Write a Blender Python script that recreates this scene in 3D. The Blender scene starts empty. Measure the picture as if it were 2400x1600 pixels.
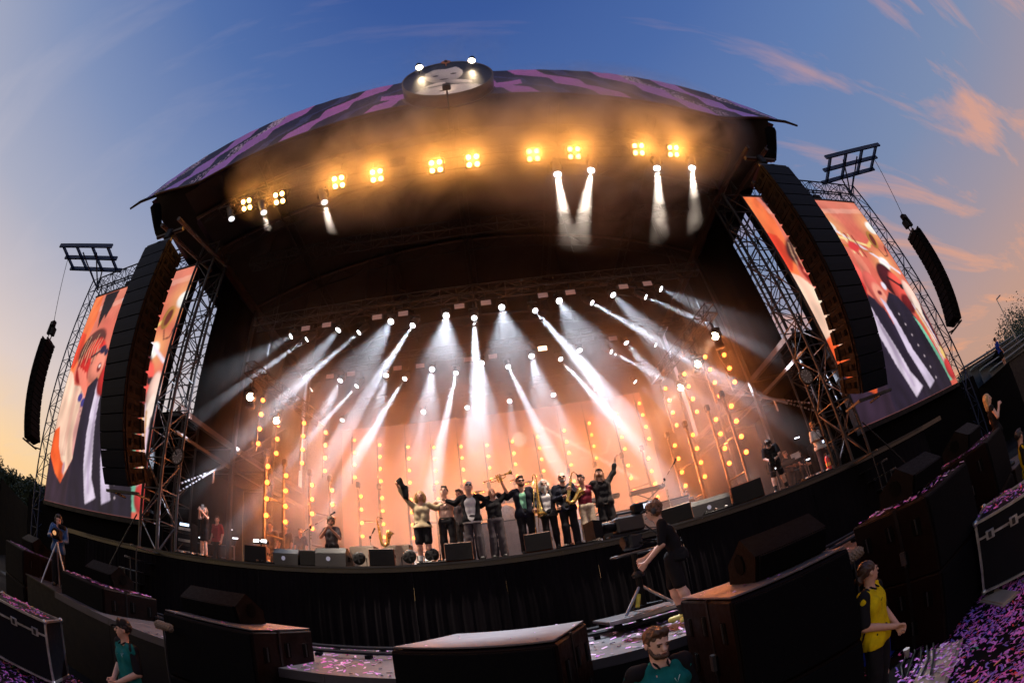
import bpy, math, random
import numpy as np
from mathutils import Vector, Matrix
random.seed(7); RNG = np.random.default_rng(7)
SC = bpy.context.scene; COL = SC.collection
R = math.radians
def lin(r, g, b):
    f = lambda c: (c/255/12.92) if c <= 10 else ((c/255+.055)/1.055)**2.4
    return (f(r), f(g), f(b))
# ------------------------------------------------------------------ camera
CAMP = Vector((0.277, 0.0, 2.30)); FPX = 1045.54; YPR = (3.8791, 32.1876, -9.2978)
yaw, pitch, roll = [R(a) for a in YPR]
_f = Vector((math.sin(yaw)*math.cos(pitch), math.cos(yaw)*math.cos(pitch), math.sin(pitch)))
_r = Vector((math.cos(yaw), -math.sin(yaw), 0)); _u = _r.cross(_f)
CR = math.cos(roll)*_r + math.sin(roll)*_u; CU = -math.sin(roll)*_r + math.cos(roll)*_u; CF = _f
cd = bpy.data.cameras.new('camera'); cam = bpy.data.objects.new('camera', cd); COL.objects.link(cam); SC.camera = cam
cd.type = 'PANO'
for t in (cd, getattr(cd, 'cycles', None)):
    try:
        t.panorama_type = 'FISHEYE_EQUISOLID'; t.fisheye_lens = FPX/2400*36; t.fisheye_fov = R(180)
    except Exception: pass
cd.sensor_width = 36; cd.clip_start = .02; cd.clip_end = 4000
M = Matrix((CR, CU, -CF)).transposed().to_4x4(); M.translation = CAMP; cam.matrix_world = M
# ------------------------------------------------------------------ world: dusk sky with thin lit clouds
W = bpy.data.worlds.new('World'); SC.world = W; W.use_nodes = True
def N(nt, typ, **kw):
    n = nt.nodes.new(typ)
    for k, v in kw.items():
        if k.startswith('i_'):
            key = k[2:]; key = int(key) if key.isdigit() else key.replace('_', ' ')
            n.inputs[key].default_value = v
        else: setattr(n, k, v)
    return n
def lk(nt, a, b): nt.links.new(a, b)
nt = W.node_tree; bg = nt.nodes['Background']
sky = N(nt, 'ShaderNodeTexSky', sky_type='NISHITA', sun_disc=False, sun_elevation=R(1.0), sun_rotation=R(-78), air_density=1.4, dust_density=2.0, ozone_density=3.0)
tc = N(nt, 'ShaderNodeTexCoord'); sep = N(nt, 'ShaderNodeSeparateXYZ'); lk(nt, tc.outputs['Generated'], sep.inputs[0])
asn = N(nt, 'ShaderNodeMath', operation='ARCSINE'); lk(nt, sep.outputs[2], asn.inputs[0])
el = N(nt, 'ShaderNodeMath', operation='DIVIDE'); lk(nt, asn.outputs[0], el.inputs[0]); el.inputs[1].default_value = math.pi/2
def ramp(nt, src, stops):
    r = N(nt, 'ShaderNodeValToRGB'); cr = r.color_ramp
    while len(cr.elements) < len(stops): cr.elements.new(.5)
    for e, (p, c) in zip(cr.elements, stops): e.position = p; e.color = (*c, 1)
    lk(nt, src, r.inputs[0]); return r
rl = ramp(nt, el.outputs[0], [(0.0, lin(255,205,125)), (.10, lin(250,214,165)), (.2, lin(226,208,200)), (.36, lin(174,177,196)), (.52, lin(132,149,188)), (.68, lin(88,117,174)), (.84, lin(60,92,160)), (1, lin(50,80,150))])
rr = ramp(nt, el.outputs[0], [(0.0, lin(206,158,130)), (.10, lin(196,156,142)), (.2, lin(164,150,160)), (.33, lin(126,142,176)), (.5, lin(98,126,178)), (.66, lin(72,104,168)), (.84, lin(58,88,154)), (1, lin(50,80,150))])
az = N(nt, 'ShaderNodeMapRange', i_1=-.75, i_2=.75); lk(nt, sep.outputs[0], az.inputs[0])
mx = N(nt, 'ShaderNodeMix', data_type='RGBA'); lk(nt, az.outputs[0], mx.inputs[0]); lk(nt, rl.outputs[0], mx.inputs[6]); lk(nt, rr.outputs[0], mx.inputs[7])
# cloud layer: direction projected on a plane overhead, stretched wisps
zz = N(nt, 'ShaderNodeMath', operation='ADD'); lk(nt, sep.outputs[2], zz.inputs[0]); zz.inputs[1].default_value = .12
zm = N(nt, 'ShaderNodeMath', operation='MAXIMUM'); lk(nt, zz.outputs[0], zm.inputs[0]); zm.inputs[1].default_value = .05
dv = N(nt, 'ShaderNodeVectorMath', operation='DIVIDE'); lk(nt, tc.outputs['Generated'], dv.inputs[0])
cb = N(nt, 'ShaderNodeCombineXYZ'); lk(nt, zm.outputs[0], cb.inputs[0]); lk(nt, zm.outputs[0], cb.inputs[1]); cb.inputs[2].default_value = 1; lk(nt, cb.outputs[0], dv.inputs[1])
mp = N(nt, 'ShaderNodeMapping'); mp.inputs['Rotation'].default_value = (0, 0, R(-28)); mp.inputs['Scale'].default_value = (.42, 2.2, 0); lk(nt, dv.outputs[0], mp.inputs[0])
n1 = N(nt, 'ShaderNodeTexNoise', i_Scale=1.9, i_Detail=6.0, i_Roughness=.60, i_Distortion=.5); lk(nt, mp.outputs[0], n1.inputs['Vector'])
cm = N(nt, 'ShaderNodeMapRange', i_1=.515, i_2=.68, i_3=0, i_4=.85); lk(nt, n1.outputs[0], cm.inputs[0])
cc = N(nt, 'ShaderNodeMix', data_type='RGBA'); lk(nt, az.outputs[0], cc.inputs[0]); cc.inputs[6].default_value = (*lin(214,204,210), 1); cc.inputs[7].default_value = (*lin(240,168,130), 1)
fade = ramp(nt, el.outputs[0], [(0, (1, 1, 1)), (.3, (.8, .8, .8)), (.62, (.4, .4, .4)), (1, (.25, .25, .25))])
cf = N(nt, 'ShaderNodeMath', operation='MULTIPLY'); lk(nt, cm.outputs[0], cf.inputs[0]); lk(nt, fade.outputs[0], cf.inputs[1])
m2 = N(nt, 'ShaderNodeMix', data_type='RGBA'); cz = N(nt, 'ShaderNodeMapRange', i_1=0, i_2=1, i_3=.28, i_4=1); lk(nt, az.outputs[0], cz.inputs[0]); cg = N(nt, 'ShaderNodeMath', operation='MULTIPLY'); lk(nt, cf.outputs[0], cg.inputs[0]); lk(nt, cz.outputs[0], cg.inputs[1]); lk(nt, cg.outputs[0], m2.inputs[0]); lk(nt, mx.outputs[2], m2.inputs[6]); lk(nt, cc.outputs[2], m2.inputs[7])
# physical dusk sky, blended with the afterglow colours above
sk = N(nt, 'ShaderNodeMix', data_type='RGBA', blend_type='ADD'); sk.inputs[0].default_value = .05; lk(nt, m2.outputs[2], sk.inputs[6]); lk(nt, sky.outputs[0], sk.inputs[7])
lk(nt, sk.outputs[2], bg.inputs[0]); bg.inputs[1].default_value = .92
sl = bpy.data.lights.new('sun', 'SUN'); sl.energy = .12; sl.angle = R(12); sl.color = (1, .66, .38)
so = bpy.data.objects.new('sun', sl); COL.objects.link(so); so.rotation_euler = Vector((math.cos(R(4))*math.sin(R(78)), -math.cos(R(4))*math.cos(R(78)), -math.sin(R(4)))).to_track_quat('-Z', 'Y').to_euler()
SC.view_settings.view_transform = 'Standard'; SC.view_settings.look = 'None'; SC.view_settings.exposure = 0; SC.view_settings.gamma = 1
cy = SC.cycles; cy.use_denoising = True; cy.max_bounces = 6; cy.diffuse_bounces = 2; cy.glossy_bounces = 2; cy.transmission_bounces = 2; cy.volume_bounces = 0; cy.transparent_max_bounces = 8
cy.use_adaptive_sampling = True; cy.adaptive_threshold = .03; cy.volume_step_rate = 4.0; cy.volume_max_steps = 64; cy.sample_clamp_indirect = 4; cy.caustics_reflective = False; cy.caustics_refractive = False
try: cy.denoising_input_passes = 'RGB_ALBEDO_NORMAL'; cy.denoiser = 'OPENIMAGEDENOISE'
except Exception: pass
# ------------------------------------------------------------------ pixel ray -> point on a real plane (photo pixels 2352 wide)
def ray(x, y):
    x *= 2400/2352; y *= 2400/2352
    dx, dy = x-1200, 800-y; r = math.hypot(dx, dy); th = 2*math.asin(r/2/FPX)
    return (CR*dx/r + CU*dy/r)*math.sin(th) + CF*math.cos(th)
def atY(x, y, Y): d = ray(x, y); return CAMP + d*(Y/d.y)
def atZ(x, y, Z): d = ray(x, y); return CAMP + d*((Z-CAMP.z)/d.z)
def atX(x, y, X): d = ray(x, y); return CAMP + d*((X-CAMP.x)/d.x)
def stand(head, foot, h):
    a = ray(*head); b = ray(*foot); ha = math.hypot(a.x, a.y); d = h/(a.z/ha - b.z/math.hypot(b.x, b.y))
    return Vector((CAMP.x + d*a.x/ha, d*a.y/ha, CAMP.z + d*b.z/math.hypot(b.x, b.y)))
# ------------------------------------------------------------------ materials
MATS = {}
def mat(name, col, rough=.6, metal=0, var=.25, scale=8, bump=0, spec=.5, emit=None, estr=0, attr=None, sheen=0):
    if name in MATS: return MATS[name]
    m = bpy.data.materials.new(name); m.use_nodes = True; t = m.node_tree; b = t.nodes['Principled BSDF']
    b.inputs['Roughness'].default_value = rough; b.inputs['Metallic'].default_value = metal
    b.inputs['Specular IOR Level'].default_value = spec
    b.inputs['Base Color'].default_value = (*col, 1)
    if sheen: b.inputs['Sheen Weight'].default_value = sheen
    src = None
    if attr:
        a = N(t, 'ShaderNodeVertexColor', layer_name=attr); src = a.outputs[0]; lk(t, src, b.inputs['Base Color'])
    if var:
        c = N(t, 'ShaderNodeTexCoord'); n = N(t, 'ShaderNodeTexNoise', i_Scale=scale, i_Detail=4.0, i_Roughness=.65); lk(t, c.outputs['Object'], n.inputs['Vector'])
        mr = N(t, 'ShaderNodeMapRange', i_1=.25, i_2=.75, i_3=1-var, i_4=1+var); lk(t, n.outputs[0], mr.inputs[0])
        x = N(t, 'ShaderNodeMix', data_type='RGBA', blend_type='MULTIPLY'); x.inputs[0].default_value = 1
        if src: lk(t, src, x.inputs[6])
        else: x.inputs[6].default_value = (*col, 1)
        lk(t, mr.outputs[0], x.inputs[7]); lk(t, x.outputs[2], b.inputs['Base Color'])
        rr_ = N(t, 'ShaderNodeMapRange', i_1=.3, i_2=.7, i_3=max(.05, rough-.12), i_4=min(1, rough+.12)); lk(t, n.outputs[0], rr_.inputs[0]); lk(t, rr_.outputs[0], b.inputs['Roughness'])
        if bump:
            bp = N(t, 'ShaderNodeBump', i_Strength=bump, i_Distance=.02); lk(t, n.outputs[0], bp.inputs['Height']); lk(t, bp.outputs[0], b.inputs['Normal'])
    if emit is not None:
        b.inputs['Emission Color'].default_value = (*emit, 1); b.inputs['Emission Strength'].default_value = estr
        m.cycles.emission_sampling = 'NONE'
    MATS[name] = m; return m
def screen_mat(name, strength):
    m = bpy.data.materials.new(name); m.use_nodes = True; t = m.node_tree; b = t.nodes['Principled BSDF']
    a = N(t, 'ShaderNodeVertexColor', layer_name='picture'); lk(t, a.outputs[0], b.inputs['Emission Color']); b.inputs['Emission Strength'].default_value = strength
    b.inputs['Base Color'].default_value = (.01, .01, .01, 1); b.inputs['Roughness'].default_value = .6
    return m
BLK = mat('black_paint', (.004, .004, .005), .6, var=.4, scale=5, spec=.15)
DRAPE = mat('black_cloth', (.003, .0027, .003), .95, var=.4, scale=3, spec=.03)
STEEL = mat('grey_steel', (.09, .085, .09), .45, .7, var=.35, scale=6)
DSTEEL = mat('dark_steel', (.014, .014, .017), .55, .3, var=.35, scale=6)
ALU = mat('aluminium', (.42, .42, .44), .38, .85, var=.25, scale=9)
PANEL = mat('speaker_shell', (.009, .008, .008), .6, var=.3, scale=14, bump=.15, spec=.2)
GRILLE = mat('speaker_grille', (.0022, .0022, .003), .8, 0, var=.35, scale=60, bump=.2, spec=.06)
CABLE = mat('cable_rubber', (.012, .012, .012), .6, var=.2)
WOOD = mat('stained_wood', (.16, .06, .03), .5, var=.4, scale=4, bump=.1)
CONC = mat('tread_board', (.30, .27, .28), .6, var=.35, scale=2.2, bump=.1)
# ------------------------------------------------------------------ mesh builder
class MB:
    def __init__(s): s.v = []; s.f = []
    def add(s, v, f):
        o = len(s.v); s.v += [tuple(p) for p in v]; s.f += [tuple(i+o for i in q) for q in f]; return s
    def box(s, a, b): return s.obox(((a[0]+b[0])/2, (a[1]+b[1])/2, (a[2]+b[2])/2), (abs(b[0]-a[0]), abs(b[1]-a[1]), abs(b[2]-a[2])))
    def obox(s, c, d, rot=None, bev=0):
        x, y, z = d[0]/2, d[1]/2, d[2]/2
        if bev and min(x, y, z) > bev:
            vs = []; 
            for sz in (-1, 1):
                for sx, sy in ((-1,-1),(1,-1),(1,1),(-1,1)):
                    vs += [(sx*(x-bev), sy*(y-bev), sz*z), (sx*x, sy*(y-bev), sz*(z-bev)), (sx*(x-bev), sy*y, sz*(z-bev))]
            import bmesh
            bm = bmesh.new(); bv = [bm.verts.new(p) for p in vs]; r_ = bmesh.ops.convex_hull(bm, input=bv)
            bm.verts.index_update(); P = [v.co.copy() for v in bm.verts]; F = [[v.index for v in f.verts] for f in bm.faces]; bm.free()
        else:
            P = [Vector(p) for p in ((-x,-y,-z),(x,-y,-z),(x,y,-z),(-x,y,-z),(-x,-y,z),(x,-y,z),(x,y,z),(-x,y,z))]
            F = [(0,3,2,1),(4,5,6,7),(0,1,5,4),(1,2,6,5),(2,3,7,6),(3,0,4,7)]
        c = Vector(c)
        if rot is not None: P = [rot @ p for p in P]
        return s.add([p+c for p in P], F)
    def tube(s, p, q, r, r2=None, n=6, cap=True):
        p, q = Vector(p), Vector(q); r2 = r if r2 is None else r2; d = q-p
        if d.length < 1e-6: return s
        w = d.normalized(); a = w.orthogonal().normalized(); b = w.cross(a); V = []
        for k in range(n):
            t = 2*math.pi*k/n; e = a*math.cos(t)+b*math.sin(t); V += [p+e*r, q+e*r2]
        F = [(2*k, 2*((k+1) % n), 2*((k+1) % n)+1, 2*k+1) for k in range(n)]
        if cap: F += [tuple(2*k for k in reversed(range(n))), tuple(2*k+1 for k in range(n))]
        return s.add(V, F)
    def path(s, pts, r, n=6):
        pts = [Vector(p) for p in pts]; V = []; F = []; up = None
        for i, p in enumerate(pts):
            d = (pts[min(i+1, len(pts)-1)]-pts[max(i-1, 0)]).normalized()
            a = d.orthogonal().normalized() if up is None else (up - d*up.dot(d)).normalized(); up = a; b = d.cross(a)
            rr_ = r[i] if isinstance(r, (list, tuple)) else r
            V += [p+(a*math.cos(2*math.pi*k/n)+b*math.sin(2*math.pi*k/n))*rr_ for k in range(n)]
        for i in range(len(pts)-1):
            for k in range(n): F.append((i*n+k, i*n+(k+1) % n, (i+1)*n+(k+1) % n, (i+1)*n+k))
        F += [tuple(reversed(range(n))), tuple((len(pts)-1)*n+k for k in range(n))]
        return s.add(V, F)
    def lathe(s, prof, n=16, mtx=None, cap=True):
        V = []; F = []
        for r, z in prof:
            V += [Vector((r*math.cos(2*math.pi*k/n), r*math.sin(2*math.pi*k/n), z)) for k in range(n)]
        for i in range(len(prof)-1):
            for k in range(n): F.append((i*n+k, i*n+(k+1) % n, (i+1)*n+(k+1) % n, (i+1)*n+k))
        if cap: F += [tuple(reversed(range(n))), tuple((len(prof)-1)*n+k for k in range(n))]
        if mtx is not None: V = [mtx @ v for v in V]
        return s.add(V, F)
    def ball(s, c, r, n=10, m=6, sc=(1, 1, 1)):
        pr = [(max(1e-4, math.sin(math.pi*i/m))*r, -math.cos(math.pi*i/m)*r) for i in range(m+1)]
        return s.lathe(pr, n, Matrix.Translation(c) @ Matrix.Diagonal((*sc, 1)))
    def prism(s, poly, d0, d1, fn):      # poly in 2D, fn(u,v,d)->xyz
        n = len(poly); V = [fn(u, v, d0) for u, v in poly]+[fn(u, v, d1) for u, v in poly]
        F = [tuple(reversed(range(n))), tuple(range(n, 2*n))]+[(k, (k+1) % n, n+(k+1) % n, n+k) for k in range(n)]
        return s.add(V, F)
    def grid(s, nu, nv, fn):
        V = [fn(i/(nu-1), j/(nv-1)) for j in range(nv) for i in range(nu)]
        return s.add(V, [(j*nu+i, j*nu+i+1, (j+1)*nu+i+1, (j+1)*nu+i) for j in range(nv-1) for i in range(nu-1)])
    def mesh(s, name='part', smooth=False):
        me = bpy.data.meshes.new(name); me.from_pydata(s.v, [], s.f); me.validate(); 
        if smooth: me.polygons.foreach_set('use_smooth', [True]*len(me.polygons))
        me.update(); return me
    def build(s, name, m, parent=None, smooth=False, fix=True):
        me = s.mesh(name, smooth)
        if fix and len(me.polygons):
            import bmesh
            bm = bmesh.new(); bm.from_mesh(me); bmesh.ops.recalc_face_normals(bm, faces=bm.faces); bm.to_mesh(me); bm.free()
        return link(name, me, m, parent)
def link(name, me, m=None, parent=None):
    o = bpy.data.objects.new(name, me); COL.objects.link(o)
    if m is not None and not me.materials: me.materials.append(m)
    if parent is not None: o.parent = parent
    return o
def tag(o, label=None, cat=None, group=None, kind=None):
    if label: o['label'] = label
    if cat: o['category'] = cat
    if group: o['group'] = group
    if kind: o['kind'] = kind
    return o
def thing(name, label, cat, loc=(0, 0, 0), rz=0, group=None):
    o = bpy.data.objects.new(name, None); COL.objects.link(o); o.empty_display_size = .1
    o.location = loc; o.rotation_euler = (0, 0, rz); return tag(o, label, cat, group)
def dup(root, loc, rz=None, label=None, keep_rot=False):
    def cp(o, p):
        c = o.copy(); COL.objects.link(c); c.parent = p
        for ch in o.children: cp(ch, c)
        return c
    r = cp(root, None); r.location = loc
    if rz is not None: r.rotation_euler = (0, 0, rz)
    if label: r['label'] = label
    return r
ORD = ['first','second','third','fourth','fifth','sixth','seventh','eighth','ninth','tenth','eleventh','twelfth','thirteenth','fourteenth','fifteenth','sixteenth','seventeenth','eighteenth','nineteenth','twentieth']
def truss(parent, p, q, w=.45, bays=10, up=(0, 0, 1), rc=.028, rb=.014, m=None, names=('chord', 'bracing')):
    p, q, up = Vector(p), Vector(q), Vector(up); m = m or STEEL; d = (q-p).normalized(); s = d.cross(up).normalized(); u = s.cross(d).normalized()
    off = [(-1,-1),(1,-1),(1,1),(-1,1)]; C = [(s*a+u*b)*w/2 for a, b in off]
    for c in C: MB().tube(p+c, q+c, rc, n=6).build(names[0], m, parent)
    b = MB(); L = q-p
    for i in range(bays+1):
        a = p+L*i/bays
        for k in range(4):
            b.tube(a+C[k], a+C[(k+1) % 4], rb, n=4, cap=False)
            if i < bays:
                e = p+L*(i+1)/bays
                if (i+k) % 2: b.tube(a+C[k], e+C[(k+1) % 4], rb, n=4, cap=False)
                else: b.tube(a+C[(k+1) % 4], e+C[k], rb, n=4, cap=False)
    o = b.build(names[1], m, parent, fix=False); o['kind'] = 'stuff'; return o
def light(kind, parent, loc, energy, color, size=.05, spot=None, blend=.25, aim=None):
    L = bpy.data.lights.new('lamp_light', kind); L.energy = energy; L.color = color; L.shadow_soft_size = size
    if kind == 'SPOT': L.spot_size = R(spot); L.spot_blend = blend
    o = bpy.data.objects.new('lamp_light', L); COL.objects.link(o)
    if parent is not None: o.parent = parent
    o.location = loc
    if aim is not None: o.rotation_euler = Vector(aim).to_track_quat('-Z', 'Y').to_euler()
    return o
# ================================================================== SETTING
STZ = 3.11; STY = 9.72
g = MB().grid(41, 41, lambda u, v: ((u-.5)*1600, (v-.5)*1600, 0)).build('ground', mat('pit_floor', (.005, .0045, .005), .9, var=.5, scale=.9, bump=.3, spec=.1)); tag(g, kind='structure')
# ------------------------------------------------------------------ stage platform
st = thing('stage_platform', 'high black stage platform with a plain black front', 'stage', (0, 0, 0))
MB().box((-15.5, STY, STZ-.16), (15.5, 23, STZ)).build('deck', mat('stage_deck', (.016, .013, .013), .35, var=.4, scale=1.5), st)
FRM = mat('stage_front_cloth', (.006, .005, .0065), .95, var=.5, scale=.6, spec=.04)
for i in range(14):
    x0 = -14+i*2; MB().grid(61, 5, lambda u, v: (x0+2*u, STY+.04+(.022-.012*v)*math.sin(u*2*math.pi*7+i)+.012*math.sin(u*2*math.pi*17+2*i), (STZ-.165)*v)).build('front_panel', FRM, st, True)
for i in range(14):
    x0 = -14+i*2; MB().obox((x0+1, STY-.01, STZ-.03), (1.99, .05, .05)).build('edge_strip', mat('edge_steel', (.02, .018, .02), .5, .3), st)
for s in (-1, 1): MB().box((s*14, STY+.03, 0), (s*14.05, 23, STZ-.165)).build('side_panel', FRM, st)
# ------------------------------------------------------------------ roof
def zin(x): return 18.05-.0184*x*x
def zbot(x):
    a = abs(x)
    if a <= 10.3: return zin(x)
    return 16.10+(a-10.3)/2.9*.55 if a <= 13.2 else 16.65-(a-13.2)/.88*.15
def ztop(x): return 20.55-4.05*(abs(x)/14.08)**2.4
rf = thing('stage_roof', 'arched stage roof with purple and navy zigzag fascia', 'roof')
RSKIN = mat('roof_lining', (.006, .004, .0034), .75, var=.35, scale=1.2, bump=.2)
def vault(y0, y1, dz, hw, n=49):
    return MB().grid(n, 12, lambda u, v: ((u-.5)*2*hw, y0+(y1-y0)*v, zin((u-.5)*2*hw)+dz-.04*math.sin(u*math.pi*16)**2))
vault(7.62, 22.6, 0, 11.0).build('ceiling_lining', RSKIN, rf, True)
MB().grid(49, 8, lambda u, v: ((u-.5)*2*13.6, 7.75+15*v, ztop((u-.5)*27.2)-.25-v*1.2)).build('outer_skin', mat('roof_outer', (.05, .04, .09), .6), rf, True)
MB().grid(49, 2, lambda u, v: ((u-.5)*22, 22.65, (zin((u-.5)*22)-.0) if v < .5 else ztop((u-.5)*22)-1.45)).build('rear_gable', DRAPE, rf)
# fascia: printed fabric, a fine grid carrying the print as a colour attribute
FN, FT = 700, 44
PUR = np.array(lin(238, 146, 240)); NAV = np.array(lin(44, 44, 82)); NV2 = np.array(lin(84, 90, 146)); LAV = np.array(lin(246, 222, 255)); DK = np.array(lin(34, 30, 56))
def fascia_col():
    S, T = np.meshgrid(np.linspace(-1, 1, FN), np.linspace(0, 1, FT)); a = np.abs(S)
    zig = np.interp(T, [0, .25, .42, .62, .78, 1], [0, .03, .12, .13, .23, .25])
    x = a*1.05+zig
    edges = [0, .18, .26, .31, .35, .43, .52, .56, .60, .69, .78, .83, .88, .96, 1.06, 1.12, 1.2, 2]
    kinds = [1, 0, 1, 2, 1, 0, 3, 2, 1, 0, 4, 1, 0, 1, 4, 0, 1]
    idx = np.clip(np.searchsorted(edges, x)-1, 0, len(kinds)-1); k = np.array(kinds)[idx]
    C = np.zeros((FT, FN, 3)); pal = {0: PUR, 1: NAV, 2: NV2, 3: DK}
    for q, c in pal.items(): C[k == q] = c
    bv = np.clip((a-.35)*1.6, 0, 1)[..., None]; C = np.where((k == 0)[..., None], C*(1-bv)+np.array(lin(170, 150, 246))*bv, C)
    rnd = RNG.random((FT, FN)); grad = .35+.4*np.sin(a*31+T*5)*.5+.25*T
    sp = (rnd < np.clip(grad, .15, .85))[..., None]
    C = np.where((k == 4)[..., None], np.where(sp, LAV, NAV), C)
    edge = (k == 2)[..., None] & (rnd[..., None] < .25); C = np.where(edge, NAV*1.3, C)
    cut = (a < .2) & (np.abs(T-.35-1.6*(a-.12)) < .09); C = np.where(cut[..., None], PUR, C)
    return C
fm = MB()
def fpt(u, t):
    x = (u-.5)*28.16; b, tp = zbot(x), ztop(x); tp = max(tp, b+.03); z = b+(tp-b)*t; s = 1+.05*t
    return (x*s, 7.5*s, 2.3+(z-2.3)*s+.02*math.sin(u*180))
fm.grid(FN, FT, fpt)
fme = fm.mesh('fascia', True); ca = fme.color_attributes.new('print', 'FLOAT_COLOR', 'POINT')
cc_ = np.ones((FN*FT, 4)); cc_[:, :3] = fascia_col().reshape(-1, 3); ca.data.foreach_set('color', cc_.ravel())
link('fascia_banner', fme, mat('printed_fabric', (.3, .2, .3), .7, attr='print', var=.15, scale=1.5), rf)
TUBE = mat('pale_roof_tube', (.075, .05, .042), .45, .3, var=.25, scale=3)
MB().path([(x, 7.46, zbot(x)-.05) for x in np.linspace(-13.2, 13.2, 61)], .05).build('fascia_rail', TUBE, rf, True)
for s in (-1, 1): MB().path([(s*13.0, 7.9, 17.2), (s*14.2, 7.5, 16.55), (s*14.75, 7.45, 16.25)], [.09, .07, .05]).build('roof_tip', DSTEEL, rf, True)
for Y in (8.9, 10.9, 15.1, 18.6, 21.4):
    MB().path([(x, Y, zin(x)-.14) for x in np.linspace(-11, 11, 41)], .075).build('arch_tube', TUBE, rf, True)
    b = MB(); xs = np.linspace(-10.4, 10.4, 27)
    b.path([(x, Y, zin(x)-.85) for x in xs], .035, 5)
    for i in range(26): b.tube((xs[i], Y, zin(xs[i])-(.14 if i % 2 else .85)), (xs[i+1], Y, zin(xs[i+1])-(.85 if i % 2 else .14)), .022, n=4, cap=False)
    b.build('arch_bracing', DSTEEL, rf, fix=False)['kind'] = 'stuff'
for x in (-7.5, -3.8, 0, 3.8, 7.5):
    b = MB(); b.tube((x-.2, 7.8, zin(x)-.4), (x-.2, 22, zin(x)-.4), .03).tube((x+.2, 7.8, zin(x)-.4), (x+.2, 22, zin(x)-.4), .03).tube((x, 7.8, zin(x)-.8), (x, 22, zin(x)-.8), .03)
    for i in range(28): b.tube((x-.2 if i % 2 else x+.2, 7.8+i*.5, zin(x)-.4), (x+.2 if i % 2 else x-.2, 8.3+i*.5, zin(x)-.4), .016, n=4, cap=False)
    b.build('purlin_truss', DSTEEL, rf, fix=False)['kind'] = 'stuff'
for s in (-1, 1):
    MB().box((s*10.86, 11.0, 15.42), (s*11.14, 22.5, 15.72)).build('eave_beam', TUBE, rf)
    MB().box((s*10.9, 11.3, 8.28), (s*11.1, 22.5, 8.5)).build('wing_beam', TUBE, rf)
    MB().box((s*10.92, 11.3, 7.42), (s*11.08, 22.5, 7.56)).build('wing_rail', mat('brown_beam', (.025, .018, .016), .5), rf)
    for Y in (15.1, 18.6, 22.3): MB().box((s*10.9-.09, Y-.09, STZ), (s*10.9+.09, Y+.09, 15.42)).build('side_post', mat('brown_beam', (.1, .1, .1)), rf)
    MB().add([(s*10.3, 7.52, 16.08), (s*11.8, 7.52, 16.36), (s*13.2, 7.52, 16.62), (s*13.0, 8.3, 15.9), (s*12.0, 10.2, 14.9), (s*11.0, 11.6, 15.6), (s*11.2, 9.2, 15.75)], [(0, 1, 6), (1, 2, 3), (1, 3, 6), (6, 3, 4), (6, 4, 5)]).build('corner_curtain', mat('roof_lining', (0, 0, 0)), rf, True)
    MB().path([(s*12.9, 7.7, 15.9), (s*12.6, 8.1, 15.1), (s*12.3, 8.3, 14.7), (s*11.8, 8.2, 14.5), (s*11.5, 8.0, 14.0)], [.28, .22, .3, .2, .15]).build('rolled_sheet', DRAPE, rf, True)
    # outrigger beams that carry the main speakers
    for dx in (-.45, .45): MB().tube((s*(10.55+dx), 11, 14.6), (s*(10.55+dx), 7.3, 13.7), .09).build('outrigger', mat('red_oxide_beam', (.014, .005, .005), .6), rf)
    MB().tube((s*9.9, 7.6, 13.4), (s*11.3, 7.6, 13.4), .08).build('outrigger', mat('red_oxide_beam', (.014, .005, .005), .6), rf)
def folds(w, h, amp=.08, n=60, seed=0):
    rg = random.Random(seed); ph = [rg.random()*6 for _ in range(4)]
    return lambda u: amp*(math.sin(u*w*3.1+ph[0])+.5*math.sin(u*w*7.3+ph[1])+.3*math.sin(u*w*1.1+ph[2]))
def drape(label, a, b, z0, z1, seed=0, m=None):
    a, b = Vector(a), Vector(b); w = (b-a).length; nrm = (b-a).normalized().cross(Vector((0, 0, 1))); f = folds(w, z1-z0, .06, seed=seed)
    o = MB().grid(max(20, int(w*10)), 6, lambda u, v: a+(b-a)*u+nrm*f(u)*(1.1-.5*v)+Vector((0, 0, z0+(z1-z0)*v))).build('stage_curtain', m or DRAPE, smooth=True)
    return tag(o, label, 'curtain', 'black stage curtains')
drape('black curtain closing the rear of the stage', (-11, 22.4, 0), (11, 22.4, 0), STZ, 18.3, 1)
drape('tall black curtain on the left side of the stage above the beam', (-11.2, 12.4, 0), (-11.2, 22.3, 0), 8.5, 15.4, 2)
drape('tall black curtain on the right side of the stage above the beam', (11.2, 12.4, 0), (11.2, 22.3, 0), 8.5, 15.4, 3)
drape('black curtain behind the left stage wing', (-15.4, 12.0, 0), (-15.4, 22.6, 0), STZ, 8.6, 4)
drape('black curtain behind the right stage wing', (15.4, 12.0, 0), (15.4, 22.6, 0), STZ, 8.6, 5)
drape('black rear curtain of the left stage wing', (-15.4, 22.6, 0), (-11, 22.6, 0), STZ, 8.6, 6)
drape('black rear curtain of the right stage wing', (11, 22.6, 0), (15.4, 22.6, 0), STZ, 8.6, 7)
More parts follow.
